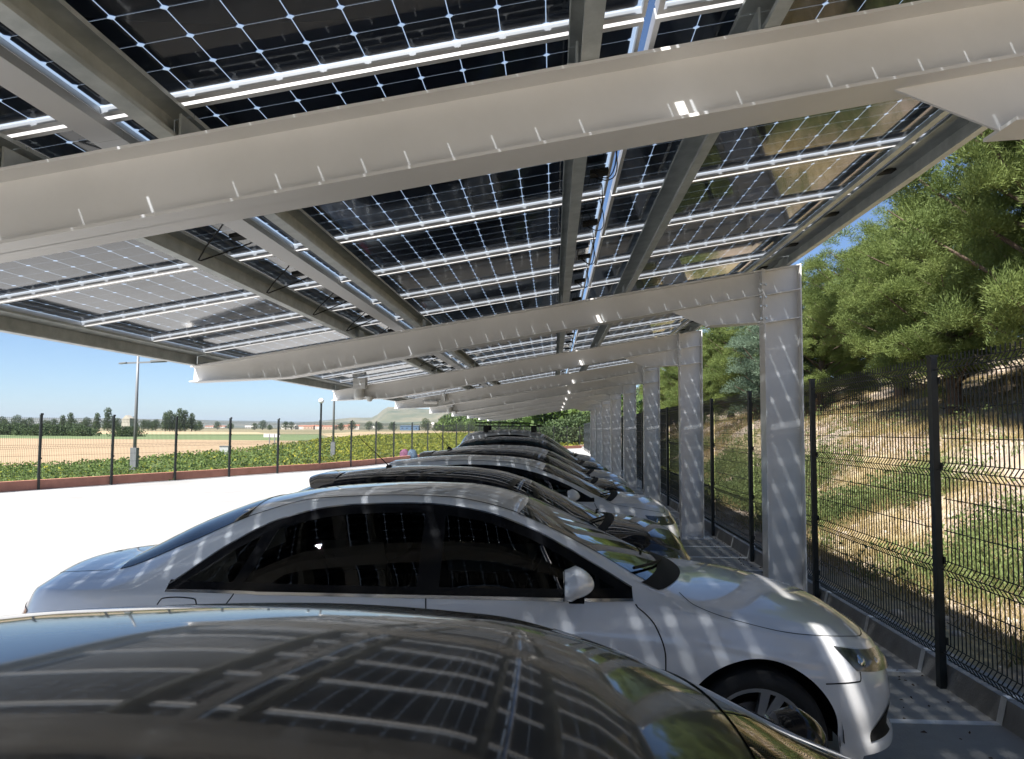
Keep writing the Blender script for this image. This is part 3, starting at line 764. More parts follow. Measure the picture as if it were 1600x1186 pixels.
    def screen_mesh(fa, fb_, side, off, name_, m, ring=None):
        x_, y_ = screen(fa, fb_, side, off)
        vv = cs.vy(x_, np.abs(y_)); p_ = cs.P(x_, vv); n_ = cs.N(x_, vv)
        sgn = np.sign(y_)[..., None]; 
        p_ = p_+n_*off; p_[..., 1] = np.abs(p_[..., 1])*np.sign(y_)
        a_, b_ = x_.shape; id_ = np.arange(a_*b_).reshape(a_, b_)
        q_ = np.stack([id_[:-1, :-1], id_[:-1, 1:], id_[1:, 1:], id_[1:, :-1]], -1)
        if ring:
            k_ = np.zeros((a_-1, b_-1), bool); r0, r1, rs = ring; k_[:r0] = 1; k_[-r1:] = 1; k_[:, :rs] = 1; k_[:, -rs:] = 1; q_ = q_[k_]
        else: q_ = q_.reshape(-1, 4)
        return np_mesh(name_, p_.reshape(-1, 3), q_.reshape(-1, 4), m, True)
    ob('windshield', screen_mesh(ws['head'], ws['cowl'], wside, .003, 'windshield', FGLASS), root)
    ob('windshield_border', screen_mesh(ws['head'], ws['cowl'], wside+.012, .0018, 'windshield_border', FRIT, (1, 2, 1)), root)
    if rw:
        ob('rear_window', screen_mesh(rw['base'], rw['head'], rside, .003, 'rear_window', DGLASS), root)
        ob('rear_window_border', screen_mesh(rw['base'], rw['head'], rside+.012, .0018, 'rear_window_border', FRIT, (2, 2, 1)), root)
    # wiper cowl and wipers
    T, Ss = np.meshgrid([0, .33, .66, 1], np.linspace(-1, 1, 24), indexing='ij')
    yq = Ss*cs.yr(np.full_like(Ss, ws['cowl'][0]))*1.0; xq = wsx(ws['cowl'], yq)+T*sp.get('cowlw', .09)*(1-.35*Ss**2)-.01
    vv = cs.vy(xq, np.abs(yq)); pq = cs.P(xq, vv)+cs.N(xq, vv)*.004; pq[..., 1] = np.abs(pq[..., 1])*np.sign(yq)
    id_ = np.arange(4*24).reshape(4, 24); q_ = np.stack([id_[:-1, :-1], id_[:-1, 1:], id_[1:, 1:], id_[1:, :-1]], -1).reshape(-1, 4)
    ob('cowl', np_mesh('cowl', pq.reshape(-1, 3), q_, BLACKPL, True), root)
    for y_0, y_1 in ((-.05, -.62), (.55, .02)):
        w_ = MB(); pts = []
        for t in np.linspace(0, 1, 8):
            y = y_0+(y_1-y_0)*t; x = wsx(ws['cowl'], y)+.02-.10*t; pp = cs.P(np.array(x), cs.vy(x, abs(y))); pts.append((float(pp[0]), y, float(pp[2])+.022))
        w_.tube(pts, .008, 6); ob('wiper', w_.mesh('wiper', BLACKPL), root)
    # ---- seams
    for sd in (-1, 1):
        for poly in sp.get('seams', []):
            P_ = np.array(poly, float); tt = np.linspace(0, len(P_)-1, 40)
            cx_, cz_ = pchip(list(zip(range(len(P_)), P_[:, 0])))(tt), pchip(list(zip(range(len(P_)), P_[:, 1])))(tt)
            ob('panel_gap', ribbon(cs, cx_, cs.vz(cx_, cz_), .0065, .0008, sd, 'panel_gap', GAP), root)
        # bonnet shut line, on the upper surface
        for poly in sp.get('top_seams', []):
            P_ = np.array(poly, float); tt = np.linspace(0, len(P_)-1, 40)
            cx_, cv_ = pchip(list(zip(range(len(P_)), P_[:, 0])))(tt), pchip(list(zip(range(len(P_)), P_[:, 1])))(tt)
            ob('panel_gap', ribbon(cs, cx_, cv_, .006, .0008, sd, 'panel_gap', GAP), root)
        rs = sp.get('roofseam')
        if rs:
            xr_ = np.linspace(rs[0], rs[1], 40)
            ob('roof_channel', ribbon(cs, xr_, np.full(40, rs[2]), .014, .0012, sd, 'roof_channel', GAP if len(rs) < 4 else rs[3]), root)
        pt_ = sp.get('pillar_trim')
        if pt_:
            xr_ = np.linspace(pt_[0], pt_[1], 40); V_t, X_t2 = np.meshgrid(np.linspace(.578, .69, 10), xr_, indexing='ij'); ob('pillar_trim', patch(cs, X_t2, V_t, .006, sd, 'pillar_trim', BLACKPL), root)
        # headlights and tail lights
        for key, nm, m_ in (('head', 'headlight', None), ('tail', 'tail_light', REDL)):
            c = sp.get(key)
            if not c: continue
            (a0, a1, b0, b1) = c      # lower rear, upper rear, lower front, upper front in (x,z)
            T, Ss = np.meshgrid(np.linspace(0, 1, 8), np.linspace(0, 1, 16), indexing='ij')
            def lerp(u, w, t): return u+(w-u)*t
            xl = lerp(lerp(a0[0], a1[0], T), lerp(b0[0], b1[0], T), Ss); zl = lerp(lerp(a0[1], a1[1], T), lerp(b0[1], b1[1], T), Ss)
            vl = cs.vz(xl, zl)
            if key == 'head':
                o_ = ob(nm, patch(cs, xl, vl, .003, sd, nm, LAMPIN), root)
                ob('lens', patch(cs, xl, vl, .016, sd, 'lens', CLEARL), o_)
                for fx, fz, r in ((.35, .5, .045), (.75, .45, .038)):
                    xc = lerp(lerp(a0[0], a1[0], fz), lerp(b0[0], b1[0], fz), fx); zc = lerp(lerp(a0[1], a1[1], fz), lerp(b0[1], b1[1], fz), fx)
                    pc = cs.P(np.array(xc), cs.vz(xc, zc)); nc = cs.N(np.array(xc), cs.vz(xc, zc))
                    bmm = bmesh.new(); bmesh.ops.create_uvsphere(bmm, u_segments=12, v_segments=8, radius=r)
                    for vq in bmm.verts: vq.co = Vector((vq.co.x+pc[0]-nc[0]*r*.72, (vq.co.y+pc[1]-nc[1]*r*.72)*sd, vq.co.z+pc[2]-nc[2]*r*.72))
                    mm = bpy.data.meshes.new('reflector'); bmm.to_mesh(mm); bmm.free(); mm.materials.append(CHROME); mm.polygons.foreach_set('use_smooth', [True]*len(mm.polygons))
                    ob('reflector', mm, o_)
            else: ob(nm, patch(cs, xl, vl, .004, sd, nm, m_), root)
        for c in sp.get('grilles', []):
            (a0, a1, b0, b1) = c
            T, Ss = np.meshgrid(np.linspace(0, 1, 6), np.linspace(0, 1, 12), indexing='ij')
            xl = (a0[0]*(1-T)+a1[0]*T)*(1-Ss)+(b0[0]*(1-T)+b1[0]*T)*Ss; zl = (a0[1]*(1-T)+a1[1]*T)*(1-Ss)+(b0[1]*(1-T)+b1[1]*T)*Ss
            ob('grille', patch(cs, xl, cs.vz(xl, zl), .004, sd, 'grille', BLACKPL), root)
        # mirrors
        mr = sp.get('mirror')
        if mr:
            bm = bmesh.new(); bmesh.ops.create_icosphere(bm, subdivisions=3, radius=1)
            for vq in bm.verts:
                x, y, z = vq.co; x = max(x, -.45) ; zt_ = z*(1.0 if z > 0 else .72)
                tape = 1-.18*max(0, x)
                vq.co = Vector((x*.095, y*.12*tape, zt_*.085*tape+(.012 if x > 0 else 0)))
            ym = hw+.10
            for vq in bm.verts: vq.co = Vector((vq.co.x+mr[0], (vq.co.y+ym)*sd, vq.co.z+mr[1]))
            bmesh.ops.recalc_face_normals(bm, faces=bm.faces)
            mm = bpy.data.meshes.new('door_mirror'); bm.to_mesh(mm); bm.free(); mm.materials.append(sp.get('mirror_mat', pm_)); auto_smooth(mm, 50)
            o_ = ob('door_mirror', mm, root)
            st = MB(); st.prism([(mr[0]-.03, hw-.10), (mr[0]+.06, hw-.10), (mr[0]+.05, hw+.05), (mr[0]-.02, hw+.05)] if sd > 0 else [(mr[0]-.02, -hw-.05), (mr[0]+.05, -hw-.05), (mr[0]+.06, -hw+.10), (mr[0]-.03, -hw+.10)], mr[1]-.085, mr[1]-.050, 'z')
            ob('mirror_foot', st.mesh('mirror_foot', FRIT), o_)
            gm = MB(); gm.prism([(ym-.095, mr[1]-.05), (ym+.095, mr[1]-.045), (ym+.10, mr[1]+.04), (ym-.085, mr[1]+.055)] if sd > 0 else [(-ym-.10, mr[1]+.04), (-ym-.095, mr[1]-.045), (-ym+.095, mr[1]-.05), (-ym+.085, mr[1]+.055)][::-1], mr[0]-.048, mr[0]-.044, 'x')
            ob('mirror_glass', gm.mesh('mirror_glass', CHROME), o_)
        for (hx, hz) in sp.get('handles', []):
            pc = cs.P(np.array(hx), cs.vz(hx, hz))
            ob('door_handle', rbox('door_handle', pm_, (hx, sd*(pc[1]+.012), hz), (.20, .03, .035), .012), root)
    for w in sp['wheels']:
        for sd in (-1, 1):
            r = bpy.data.objects.new('wheel', None); COL.objects.link(r); r.parent = root; r.location = (w, sd*(hw-.135), cs.wz)
            if sd > 0: r.rotation_euler = (0, 0, math.pi)
            else: r.rotation_euler = (0, .35, 0)
            ob('tyre', WHEELS[0], r); ob('rim', WHEELS[1], r); ob('brake_disc', WHEELS[2], r)
    an = sp.get('antenna')
    if an:
        m_ = MB(); (ax, az, dx, dz) = an
        m_.prism([(ax-.05, az-.01), (ax+.05, az-.01), (ax+.01, az+.035), (ax-.02, az+.035)], -.02, .02)
        m_.tube([(ax, 0, az+.02), (ax+dx, 0, az+dz)], [.005, .0025], 6); ob('antenna', m_.mesh('antenna', BLACKPL), root)
    spl = sp.get('spoiler')
    if spl:
        xa, za, ln, wd = spl; m_ = MB()
        n = 12; V = []; 
        for k in range(n+1):
            y = wd*(2*k/n-1); e = 1-.35*abs(2*k/n-1)**4; dz = -.02*abs(2*k/n-1)**2-.05*abs(2*k/n-1)**6
            V += [(xa+.06, y, za+dz), (xa-ln*e*.6, y, za-.006+dz), (xa-ln*e, y, za-.028+dz), (xa-ln*e+.01, y, za-.05+dz), (xa-ln*.3, y, za-.06+dz), (xa+.04, y, za-.07+dz)]
        m_.add(V, [tuple((k*6+i, k*6+(i+1) % 6, (k+1)*6+(i+1) % 6, (k+1)*6+i)) for k in range(n) for i in range(6)]+[(5, 4, 3, 2, 1, 0), tuple(range(n*6, n*6+6))])
        ob('spoiler', auto_smooth(m_.mesh('spoiler', sp.get('spoiler_mat', pm_)), 45), root)
    return root, cs

WHITE = paint('white car paint', (.86, .865, .87)); BLACK = paint('black car paint', (.006, .006, .008), rough=.35)
SILVER = paint('silver car paint', (.60, .61, .62), .4, .35); GREY = paint('dark grey car paint', (.035, .036, .038), .3, .35)
NAVY = paint('dark blue green car paint', (.012, .022, .025)); WARM = paint('cream white car paint', (.86, .86, .85))

# white saloon
sedan = dict(nst=340, paint=WHITE, xf=2.42, xr=-2.29, W=1.84, wheels=(1.60, -1.20), arch=.385, tyre=.325,
    zt=[(-2.29, .84), (-2.26, .965), (-2.08, 1.01), (-1.76, 1.03), (-1.66, 1.085), (-1.35, 1.24), (-1.0, 1.36), (-.65, 1.415), (-.15, 1.438), (.10, 1.433), (.28, 1.41), (.46, 1.36), (.75, 1.225), (1.05, 1.095), (1.30, .99), (1.40, .965), (1.75, .93), (2.05, .87), (2.28, .805), (2.42, .70)],
    zr=[(-2.29, .78), (-2.25, .925), (-1.92, .98), (-1.68, .99), (-1.30, 1.125), (-.95, 1.285), (-.60, 1.385), (-.15, 1.405), (.10, 1.397), (.30, 1.365), (.55, 1.288), (.85, 1.145), (1.10, 1.005), (1.24, .945), (1.42, .905), (1.8, .85), (2.15, .80), (2.33, .745), (2.42, .68)],
    yr=[(-2.29, .60), (-1.8, .645), (-1.3, .60), (-.8, .575), (-.1, .570), (.4, .60), (.8, .655), (1.15, .72), (1.40, .74), (2.0, .70), (2.42, .60)],
    zs=[(-2.29, .74), (-2.25, .895), (-1.75, .945), (-1.2, .955), (0, .945), (.8, .935), (1.15, .92), (1.4, .875), (1.8, .80), (2.15, .765), (2.33, .715), (2.42, .66)],
    ys=[(-2.29, .82), (-1.4, .845), (0, .855), (1.1, .845), (1.6, .86), (2.42, .80)],
    dlo=dict(x=(-1.27, 1.03), top=[(-1.27, .972), (-1.03, 1.15), (-.76, 1.285), (-.40, 1.358), (-.05, 1.37), (.25, 1.338), (.50, 1.262), (.78, 1.125), (1.03, .985)],
             bot=[(-1.27, .966), (-.8, .962), (0, .958), (1.03, .958)], pillars=[(-.93, .06, .55), (.035, .11, .02), (.86, .02, .0)]),
    ws=dict(head=(.50, .12), cowl=(1.25, .30), side=.915), rw=dict(head=(-1.02, -.10), base=(-1.70, -.12), side=.9),
    seams=[[(.03, .95), (.045, .80), (.05, .5), (.03, .26)], [(1.04, .935), (1.13, .84), (1.17, .70), (1.165, .5), (1.12, .28)], [(-.92, .95), (-.97, .86), (-.98, .8)],
           [(-1.29, .90), (-1.27, .928), (-1.19, .934), (-1.11, .928), (-1.09, .90)], [(1.92, .60), (2.10, .60), (2.12, .64)]],
    top_seams=[[(1.28, .52), (1.36, .72), (1.50, .88), (1.75, .93), (2.05, .93), (2.25, .90), (2.33, .7), (2.36, .3), (2.365, 0)], [(-1.72, .50), (-2.0, .53), (-2.18, .55), (-2.23, .3), (-2.232, 0)]],
    roofseam=(-1.0, .52, .535), head=((2.10, .645), (2.03, .752), (2.34, .60), (2.315, .692)), fshift=[(.0, .0), (.27, .0), (.35, .04), (.47, .02), (.6, .035), (.8, .12), (1.3, .2)], tail=((-2.08, .68), (-2.06, .84), (-2.284, .64), (-2.27, .85)),
    grilles=[((2.15, .31), (2.17, .36), (2.31, .31), (2.315, .47))], mirror=(.74, 1.045), handles=[(-.20, .84), (-1.02, .86)], chrome=True, dark_to=.2, sideglass=DGLASS, seat=.05, cowlw=.13)
CARX = -.645
build_car(sedan, (CARX, 4.60, 0), 'white four-door saloon with dark tinted windows, second car from the camera', 'car')

# dark car right in front of the camera: glossy grey roof
_fp = paint('dark metallic grey paint', (.036, .037, .039), .35, .3); _fp.node_tree.nodes['Principled BSDF'].inputs['Coat Roughness'].default_value = .055
fore = dict(paint=paint('dark metallic grey paint', (.036, .037, .039), .35, .3), xf=2.20, xr=-2.20, W=1.82, wheels=(1.38, -1.28), nst=340,
    zt=[(-2.2, .8), (-2.15, 1.0), (-1.9, 1.12), (-1.5, 1.27), (-1.1, 1.325), (-.6, 1.382), (-.1, 1.404), (.3, 1.392), (.52, 1.355), (.72, 1.285), (1.0, 1.155), (1.35, 1.0), (1.5, .95), (1.8, .94), (2.1, .80), (2.2, .66)],
    zr=[(-2.2, .78), (-2.1, .95), (-1.8, 1.08), (-1.5, 1.19), (-1.1, 1.262), (-.6, 1.322), (-.1, 1.34), (.3, 1.318), (.55, 1.25), (.8, 1.13), (1.1, .985), (1.35, .90), (1.5, .88), (1.9, .82), (2.2, .64)],
    yr=[(-2.2, .62), (-1.5, .60), (-.6, .595), (.2, .60), (.6, .63), (1.0, .68), (1.35, .73), (1.8, .70), (2.2, .6)],
    zs=[(-2.2, .74), (-2.1, .90), (-1.2, .95), (0, .93), (1.2, .87), (1.6, .82), (2.0, .76), (2.2, .6)],
    ys=[(-2.2, .80), (-1, .83), (0, .84), (1.1, .83), (2.2, .78)],
    dlo=dict(x=(-1.4, 1.15), top=[(-1.4, 1.0), (-1.1, 1.2), (-.6, 1.285), (-.1, 1.30), (.3, 1.27), (.7, 1.12), (1.15, .91)], bot=[(-1.4, .96), (0, .95), (1.15, .90)], pillars=[(-.85, .05, .4), (.12, .10, .02)]),
    ws=dict(head=(.77, .24), cowl=(1.50, .2), side=.90), rw=dict(head=(-1.3, -.1), base=(-1.95, -.1), side=.9),
    seams=[[(.12, .93), (.14, .6), (.12, .26)], [(1.1, .92), (1.18, .7), (1.15, .28)]], top_seams=[[(1.42, .6), (1.7, .85), (2.0, .9), (2.12, .5), (2.14, 0)]],
    roofseam=(-1.3, .62, .515), head=((1.88, .62), (1.85, .74), (2.18, .58), (2.16, .68)), tail=((-2.0, .74), (-1.98, .88), (-2.19, .72), (-2.18, .88)), mirror=(1.14, .88), mirror_mat=FRIT, dark_to=.2, pillar_trim=(.46, 1.42))
build_car(fore, (-.46, 1.28, 0), 'dark grey car seen from just above its glossy roof, closest to the camera', 'car')

def scale_pts(pts, kx, kz, dz=0): return [(XK(x, kx), z*kz+dz) for x, z in pts]
def XK(x, kx):
    if x > 0: return x*kx[0]
    if x > -1.8: return x*kx[1]
    return -1.8*kx[1]+(x+1.8)*(2.0-1.8*kx[1])/.3
hatch_base = dict(
    xf=2.1, xr=-2.1, W=1.77, wheels=(1.30, -1.25), tyre=.315, arch=.37,
    zt=[(-2.1, .85), (-2.06, 1.0), (-1.98, 1.15), (-1.80, 1.36), (-1.70, 1.405), (-1.3, 1.455), (-.6, 1.485), (0, 1.475), (.3, 1.44), (.5, 1.385), (.8, 1.25), (1.1, 1.10), (1.28, 1.02), (1.45, 1.01), (1.75, .98), (2.0, .90), (2.1, .80)],
    zr=[(-2.1, .83), (-2.04, .96), (-1.95, 1.10), (-1.78, 1.30), (-1.68, 1.345), (-1.3, 1.395), (-.6, 1.42), (0, 1.405), (.3, 1.36), (.6, 1.255), (.9, 1.115), (1.15, .985), (1.3, .945), (1.6, .935), (1.9, .88), (2.1, .775)],
    yr=[(-2.1, .62), (-1.7, .57), (-.6, .575), (.2, .58), (.6, .61), (1.0, .67), (1.25, .71), (1.7, .68), (2.1, .58)],
    zs=[(-2.1, .80), (-2.0, .96), (-1.2, .98), (0, .955), (1.0, .93), (1.3, .90), (1.7, .85), (2.0, .79), (2.1, .72)],
    ys=[(-2.1, .78), (-1, .81), (0, .82), (1.1, .81), (2.1, .76)],
    dlo=dict(x=(-1.55, 1.06), top=[(-1.55, 1.14), (-1.35, 1.29), (-.9, 1.365), (-.4, 1.382), (.0, 1.365), (.35, 1.30), (.7, 1.17), (1.06, .975)], bot=[(-1.55, 1.08), (-.8, 1.0), (0, .975), (1.06, .965)], pillars=[(-.98, .06, .2), (.0, .10, .0), (.84, .02, .0)]),
    ws=dict(head=(.52, .14), cowl=(1.30, .22), side=.92), rw=dict(head=(-1.72, -.02), base=(-2.0, -.02), side=.85),
    seams=[[(.0, .96), (.01, .6), (.0, .26)], [(1.06, .93), (1.12, .75), (1.08, .28)], [(-.98, .98), (-1.02, .7), (-.9, .4)]],
    top_seams=[[(1.2, .6), (1.35, .82), (1.7, .90), (1.95, .88), (2.0, .4), (2.01, 0)]], roofseam=(-1.65, .5, .53),
    head=((1.74, .70), (1.66, .81), (2.06, .68), (2.02, .775)), tail=((-1.95, .86), (-1.93, 1.05), (-2.08, .84), (-2.05, 1.03)),
    grilles=[((1.93, .36), (1.95, .50), (2.04, .34), (2.04, .54))], mirror=(.80, 1.03), handles=[(-.25, .86)], nst=200)
def variant(kx=(1., 1.), kz=1., ky=1., **kw):
    d = dict(hatch_base)
    for k in ('zt', 'zr'): d[k] = scale_pts(d[k], kx, 1); 
    d['zt'] = [(x, .62+(z-.62)*kz) for x, z in d['zt']]; d['zr'] = [(x, .62+(z-.62)*kz) for x, z in d['zr']]; d['zs'] = [(XK(x, kx), .62+(z-.62)*kz) for x, z in d['zs']]
    d['yr'] = scale_pts(d['yr'], kx, ky); d['ys'] = scale_pts(d['ys'], kx, ky); d['W'] = d['W']*ky
    q = dict(d['dlo']); f = lambda z: .62+(z-.62)*kz
    q['x'] = tuple(XK(x, kx) for x in q['x']); q['top'] = [(XK(x, kx), f(z)) for x, z in q['top']]; q['bot'] = [(XK(x, kx), f(z)) for x, z in q['bot']]; q['pillars'] = [(XK(a, kx), b, c) for a, b, c in q['pillars']]; d['dlo'] = q
    for k in ('ws', 'rw'):
        w = dict(d[k]); 
        for e in ('head', 'cowl', 'base'):
            if e in w: w[e] = (XK(w[e][0], kx), w[e][1])
        d[k] = w
    d['xf'] = XK(d['xf'], kx); d['xr'] = XK(d['xr'], kx); d['wheels'] = tuple(XK(w, kx) for w in d['wheels'])
    d['seams'] = [[(XK(x, kx), z) for x, z in s] for s in d['seams']]; d['top_seams'] = [[(XK(x, kx), z) for x, z in s] for s in d['top_seams']]
    d['roofseam'] = (XK(d['roofseam'][0], kx), XK(d['roofseam'][1], kx), d['roofseam'][2])
    for k in ('head', 'tail'): d[k] = tuple((XK(x, kx), f(z)) for x, z in d[k])
    d['grilles'] = [tuple((XK(x, kx), z) for x, z in g) for g in d['grilles']]; d['mirror'] = (XK(d['mirror'][0], kx), f(d['mirror'][1]))
    d.update(kw); return d
black_car = variant((.98, .70), .93, 1.0, paint=BLACK, antenna=(-.72, 1.395, -.30, .30), spoiler=(-1.14, 1.375, .22, .58), privacy=0, sideglass=WGLASS)
build_car(black_car, (-.80, 7.10, 0), 'black hatchback with roof spoiler and whip antenna behind the white saloon', 'car')
white3 = variant((1.03, .76), .95, 1.0, paint=WARM, spoiler=(-1.26, 1.385, .12, .53), dark_to=-.2, sideglass=glass_mat('green side glass', (.30, .42, .38), 1.5))
build_car(white3, (-.62, 9.65, 0), 'white hatchback with clear green side glass, parked past the black hatchback', 'car')
build_car(variant((.95, .80), .98, 1.0, paint=paint('dark brown black paint', (.012, .010, .010)), antenna=(-1.05, 1.45, -.32, .36), spoiler=(-1.34, 1.42, .14, .54), nst=110), (-.60, 12.2, 0), 'dark hatchback with a slanted antenna, mostly hidden by the white hatchback before it', 'car')
build_car(variant((1.0, .80), .98, 1.02, paint=SILVER, nst=110), (-.60, 14.75, 0), 'silver hatchback between the dark hatchback and the dark estate car', 'car')
build_car(variant((.95, .80), 1.14, 1.03, paint=NAVY, nst=110), (-.60, 17.3, 0), 'tall dark blue green car just before the van with the roof rack', 'car')
van = variant((1.0, .85), 1.32, 1.02, paint=paint('light silver paint', (.55, .55, .54), .3, .35), nst=110)
vr, _ = build_car(van, (-.72, 19.85, 0), 'light silver van carrying a black roof rack, farthest car of the row', 'van')
# roof rack: basket lying on the van
rk = thing('roof_rack', 'black metal roof rack basket mounted on the silver van', 'roof rack', (-1.1, 19.85, 1.79))
m = MB(); 
for z in (.06, .14):
    for y in (-.55, .55): m.tube([(-.85, y, z), (.85 if z < .1 else .45, y, z)], .014, 6)
    m.tube([(-.85, -.55, z), (-.85, .55, z)], .014, 6)
for y in (-.55, .55): m.tube([(.45, y, .14), (.85, y, .06)], .014, 6)
m.tube([(.85, -.55, .06), (.85, .55, .06)], .014, 6)
ob('rack_basket', m.mesh('rack_basket', BLACKPL), rk)
for x in np.linspace(-.7, .7, 7):
    m = MB(); m.slab((x, -.55, .06), (x, .55, .06), .04, .015); ob('cross_bar', m.mesh('cross_bar', BLACKPL), rk)
for x in (-.6, .6):
    for y in (-.5, .5):
        m = MB(); m.box(x-.06, x+.06, y-.04, y+.04, -.10, .05); ob('rack_foot', m.mesh('rack_foot', BLACKPL), rk)
# ================================================================== PLANTS
PINE = leaf_mat('pine needles', (.115, .16, .046), (.20, .25, .075), 1.1, c3=(.27, .29, .10), trans=.42)
PINE2 = leaf_mat('blue green needles', (.09, .14, .095), (.16, .22, .15), 1.3, trans=.35)
BARK = mat('pine bark', (.085, .058, .042), .95, noise=(6, (.16, .115, .085), .8, 8), bump=(14, 1.))
LEAFB = leaf_mat('broad leaf', (.045, .075, .03), (.09, .125, .05), .6, trans=.25)
DRYG = leaf_mat('dry grass', (.26, .20, .085), (.42, .33, .16), 1.2, trans=.3)
WEED = leaf_mat('green weeds', (.12, .165, .055), (.20, .24, .085), .9, c3=(.32, .28, .13), trans=.3)
CROP = leaf_mat('crop leaves', (.08, .13, .035), (.17, .235, .065), .45, trans=.35)
CROPY = leaf_mat('yellowing crop leaves', (.11, .16, .025), (.36, .34, .04), .5, c3=(.45, .38, .03), trans=.3)

ORD = ['first','second','third','fourth','fifth','sixth','seventh','eighth','ninth','tenth','eleventh','twelfth','thirteenth','fourteenth','fifteenth','sixteenth','seventeenth','eighteenth','nineteenth','twentieth']
def ord2(i): return ORD[i] if i < 20 else (['twenty', 'thirty', 'forty'][i//10-2]+'-'+ORD[i % 10-1] if i % 10 else 'number '+['twenty', 'thirty', 'forty'][i//10-2])
def unit(n):
    v = rng.normal(size=(n, 3)); return v/np.linalg.norm(v, axis=1, keepdims=True)
def blades(base, dirs, length, width):
    """narrow triangles: base points, directions, lengths, widths"""
    side = np.cross(dirs, rng.normal(size=dirs.shape)); side /= np.maximum(np.linalg.norm(side, axis=1, keepdims=True), 1e-9)
    a = base-side*width[:, None]/2; b = base+side*width[:, None]/2; c = base+dirs*length[:, None]
    V = np.stack([a, b, c], 1).reshape(-1, 3); F_ = np.arange(len(V)).reshape(-1, 3); return V, F_
def leaves(base, dirs, length, width):
    """rhombic leaves"""
    side = np.cross(dirs, rng.normal(size=dirs.shape)); side /= np.maximum(np.linalg.norm(side, axis=1, keepdims=True), 1e-9)
    m_ = base+dirs*length[:, None]*.45
    V = np.stack([base, m_-side*width[:, None]/2, base+dirs*length[:, None], m_+side*width[:, None]/2], 1).reshape(-1, 3)
    return V, np.arange(len(V)).reshape(-1, 4)

def pine_proto(seed, H=6.5, Rr=2.1, base=1.0, nbr=46, tuft=640, m=PINE, conic=.5, needle=.07):
    """trunk with limbs, and needle tufts along twig ends; returns (trunk mesh, crown mesh)"""
    r = np.random.default_rng(seed); t = MB()
    lean = r.normal(size=2)*.25
    path = [(lean[0]*(z/H)**2, lean[1]*(z/H)**2, z) for z in np.linspace(0, H*.93, 9)]
    t.tube(path, list(np.interp(np.linspace(0, 1, 9), [0, .08, 1], [.19, .15, .03])), 9)
    B, D, Ln = [], [], []
    for k in range(nbr):
        u = (k+.5)/nbr; z = base*.35+(H*.86-base*.35)*u**.95; an = k*2.399+r.normal()*.4
        prof = ((1-u)**conic)*(.55+.75*min(1, u*3.2))
        L = Rr*prof*(.7+.5*r.random())+.25
        up = .35+.9*u+.35*r.random()
        p0 = np.array([lean[0]*(z/H)**2, lean[1]*(z/H)**2, z]); d = np.array([math.cos(an), math.sin(an), up*.75]); d /= np.linalg.norm(d)
        pts = [p0+d*L*q+np.array([0, 0, .25*L*q*q*(.5 if u < .4 else .1)]) for q in (0, .35, .7, 1)]
        t.tube(pts, [.055*(1-u*.6), .04*(1-u*.5), .022, .008], 5, cap=False)
        # rounded puffs of needles sit along the outer half of each limb
        ncl = int(3+3.2*L)
        for q in range(ncl):
            f = .35+.68*(q+r.random()*.8)/ncl; rad = (.22+.16*r.random())*(1.15-.35*u)
            c = pts[0]+(pts[-1]-pts[0])*f+r.normal(size=3)*np.array([.26, .26, .26])*(.6+.5*f)
            n = int(tuft*(rad/.3)**2)
            w = r.normal(size=(n, 3)); w /= np.linalg.norm(w, axis=1, keepdims=True); w[:, 2] = np.abs(w[:, 2])*1.0-.25*(r.random(n) < .5)
            cc = c+w*rad*np.array([1.0, 1.0, 1.15])*(r.random((n, 1))**.45)
            dd = w*.8+r.normal(size=(n, 3))*.45+np.array([0, 0, .35]); dd /= np.linalg.norm(dd, axis=1, keepdims=True)
            B.append(cc); D.append(dd); Ln.append(needle*(.6+.8*r.random(n)))
    B, D, Ln = np.concatenate(B), np.concatenate(D), np.concatenate(Ln)
    V, F_ = blades(B, D, Ln, Ln*.22)
    return t.mesh('trunk', BARK, True), np_mesh('crown', V, F_, m)
def place_on_hill(px, py, dmin=5, dmax=200):
    d = ray(px, py)
    for t in np.linspace(dmin, dmax, 4000):
        p = np.array([0, 0, CAM_H])+d*t
        if p[0] > 3 and p[2] < float(hill(p[0], p[1])): return p
    return None
def tree(name, protos, loc, rz, sc, label, cat='pine tree', group=None):
    o = thing(name, label, cat, loc, rz, group); o.scale = (sc[0], sc[0], sc[1])
    ob('trunk', protos[0], o); ob('crown', protos[1], o); return o
PR = [pine_proto(1, base=1.6), pine_proto(2, 6.2, 2.3, 2.6), pine_proto(3, 7., 2.0, .8), pine_proto(4, 5.6, 2.2, .9)]
SPR = pine_proto(9, 4.4, 1.5, .25, 52, 300, PINE2, .9, .08)
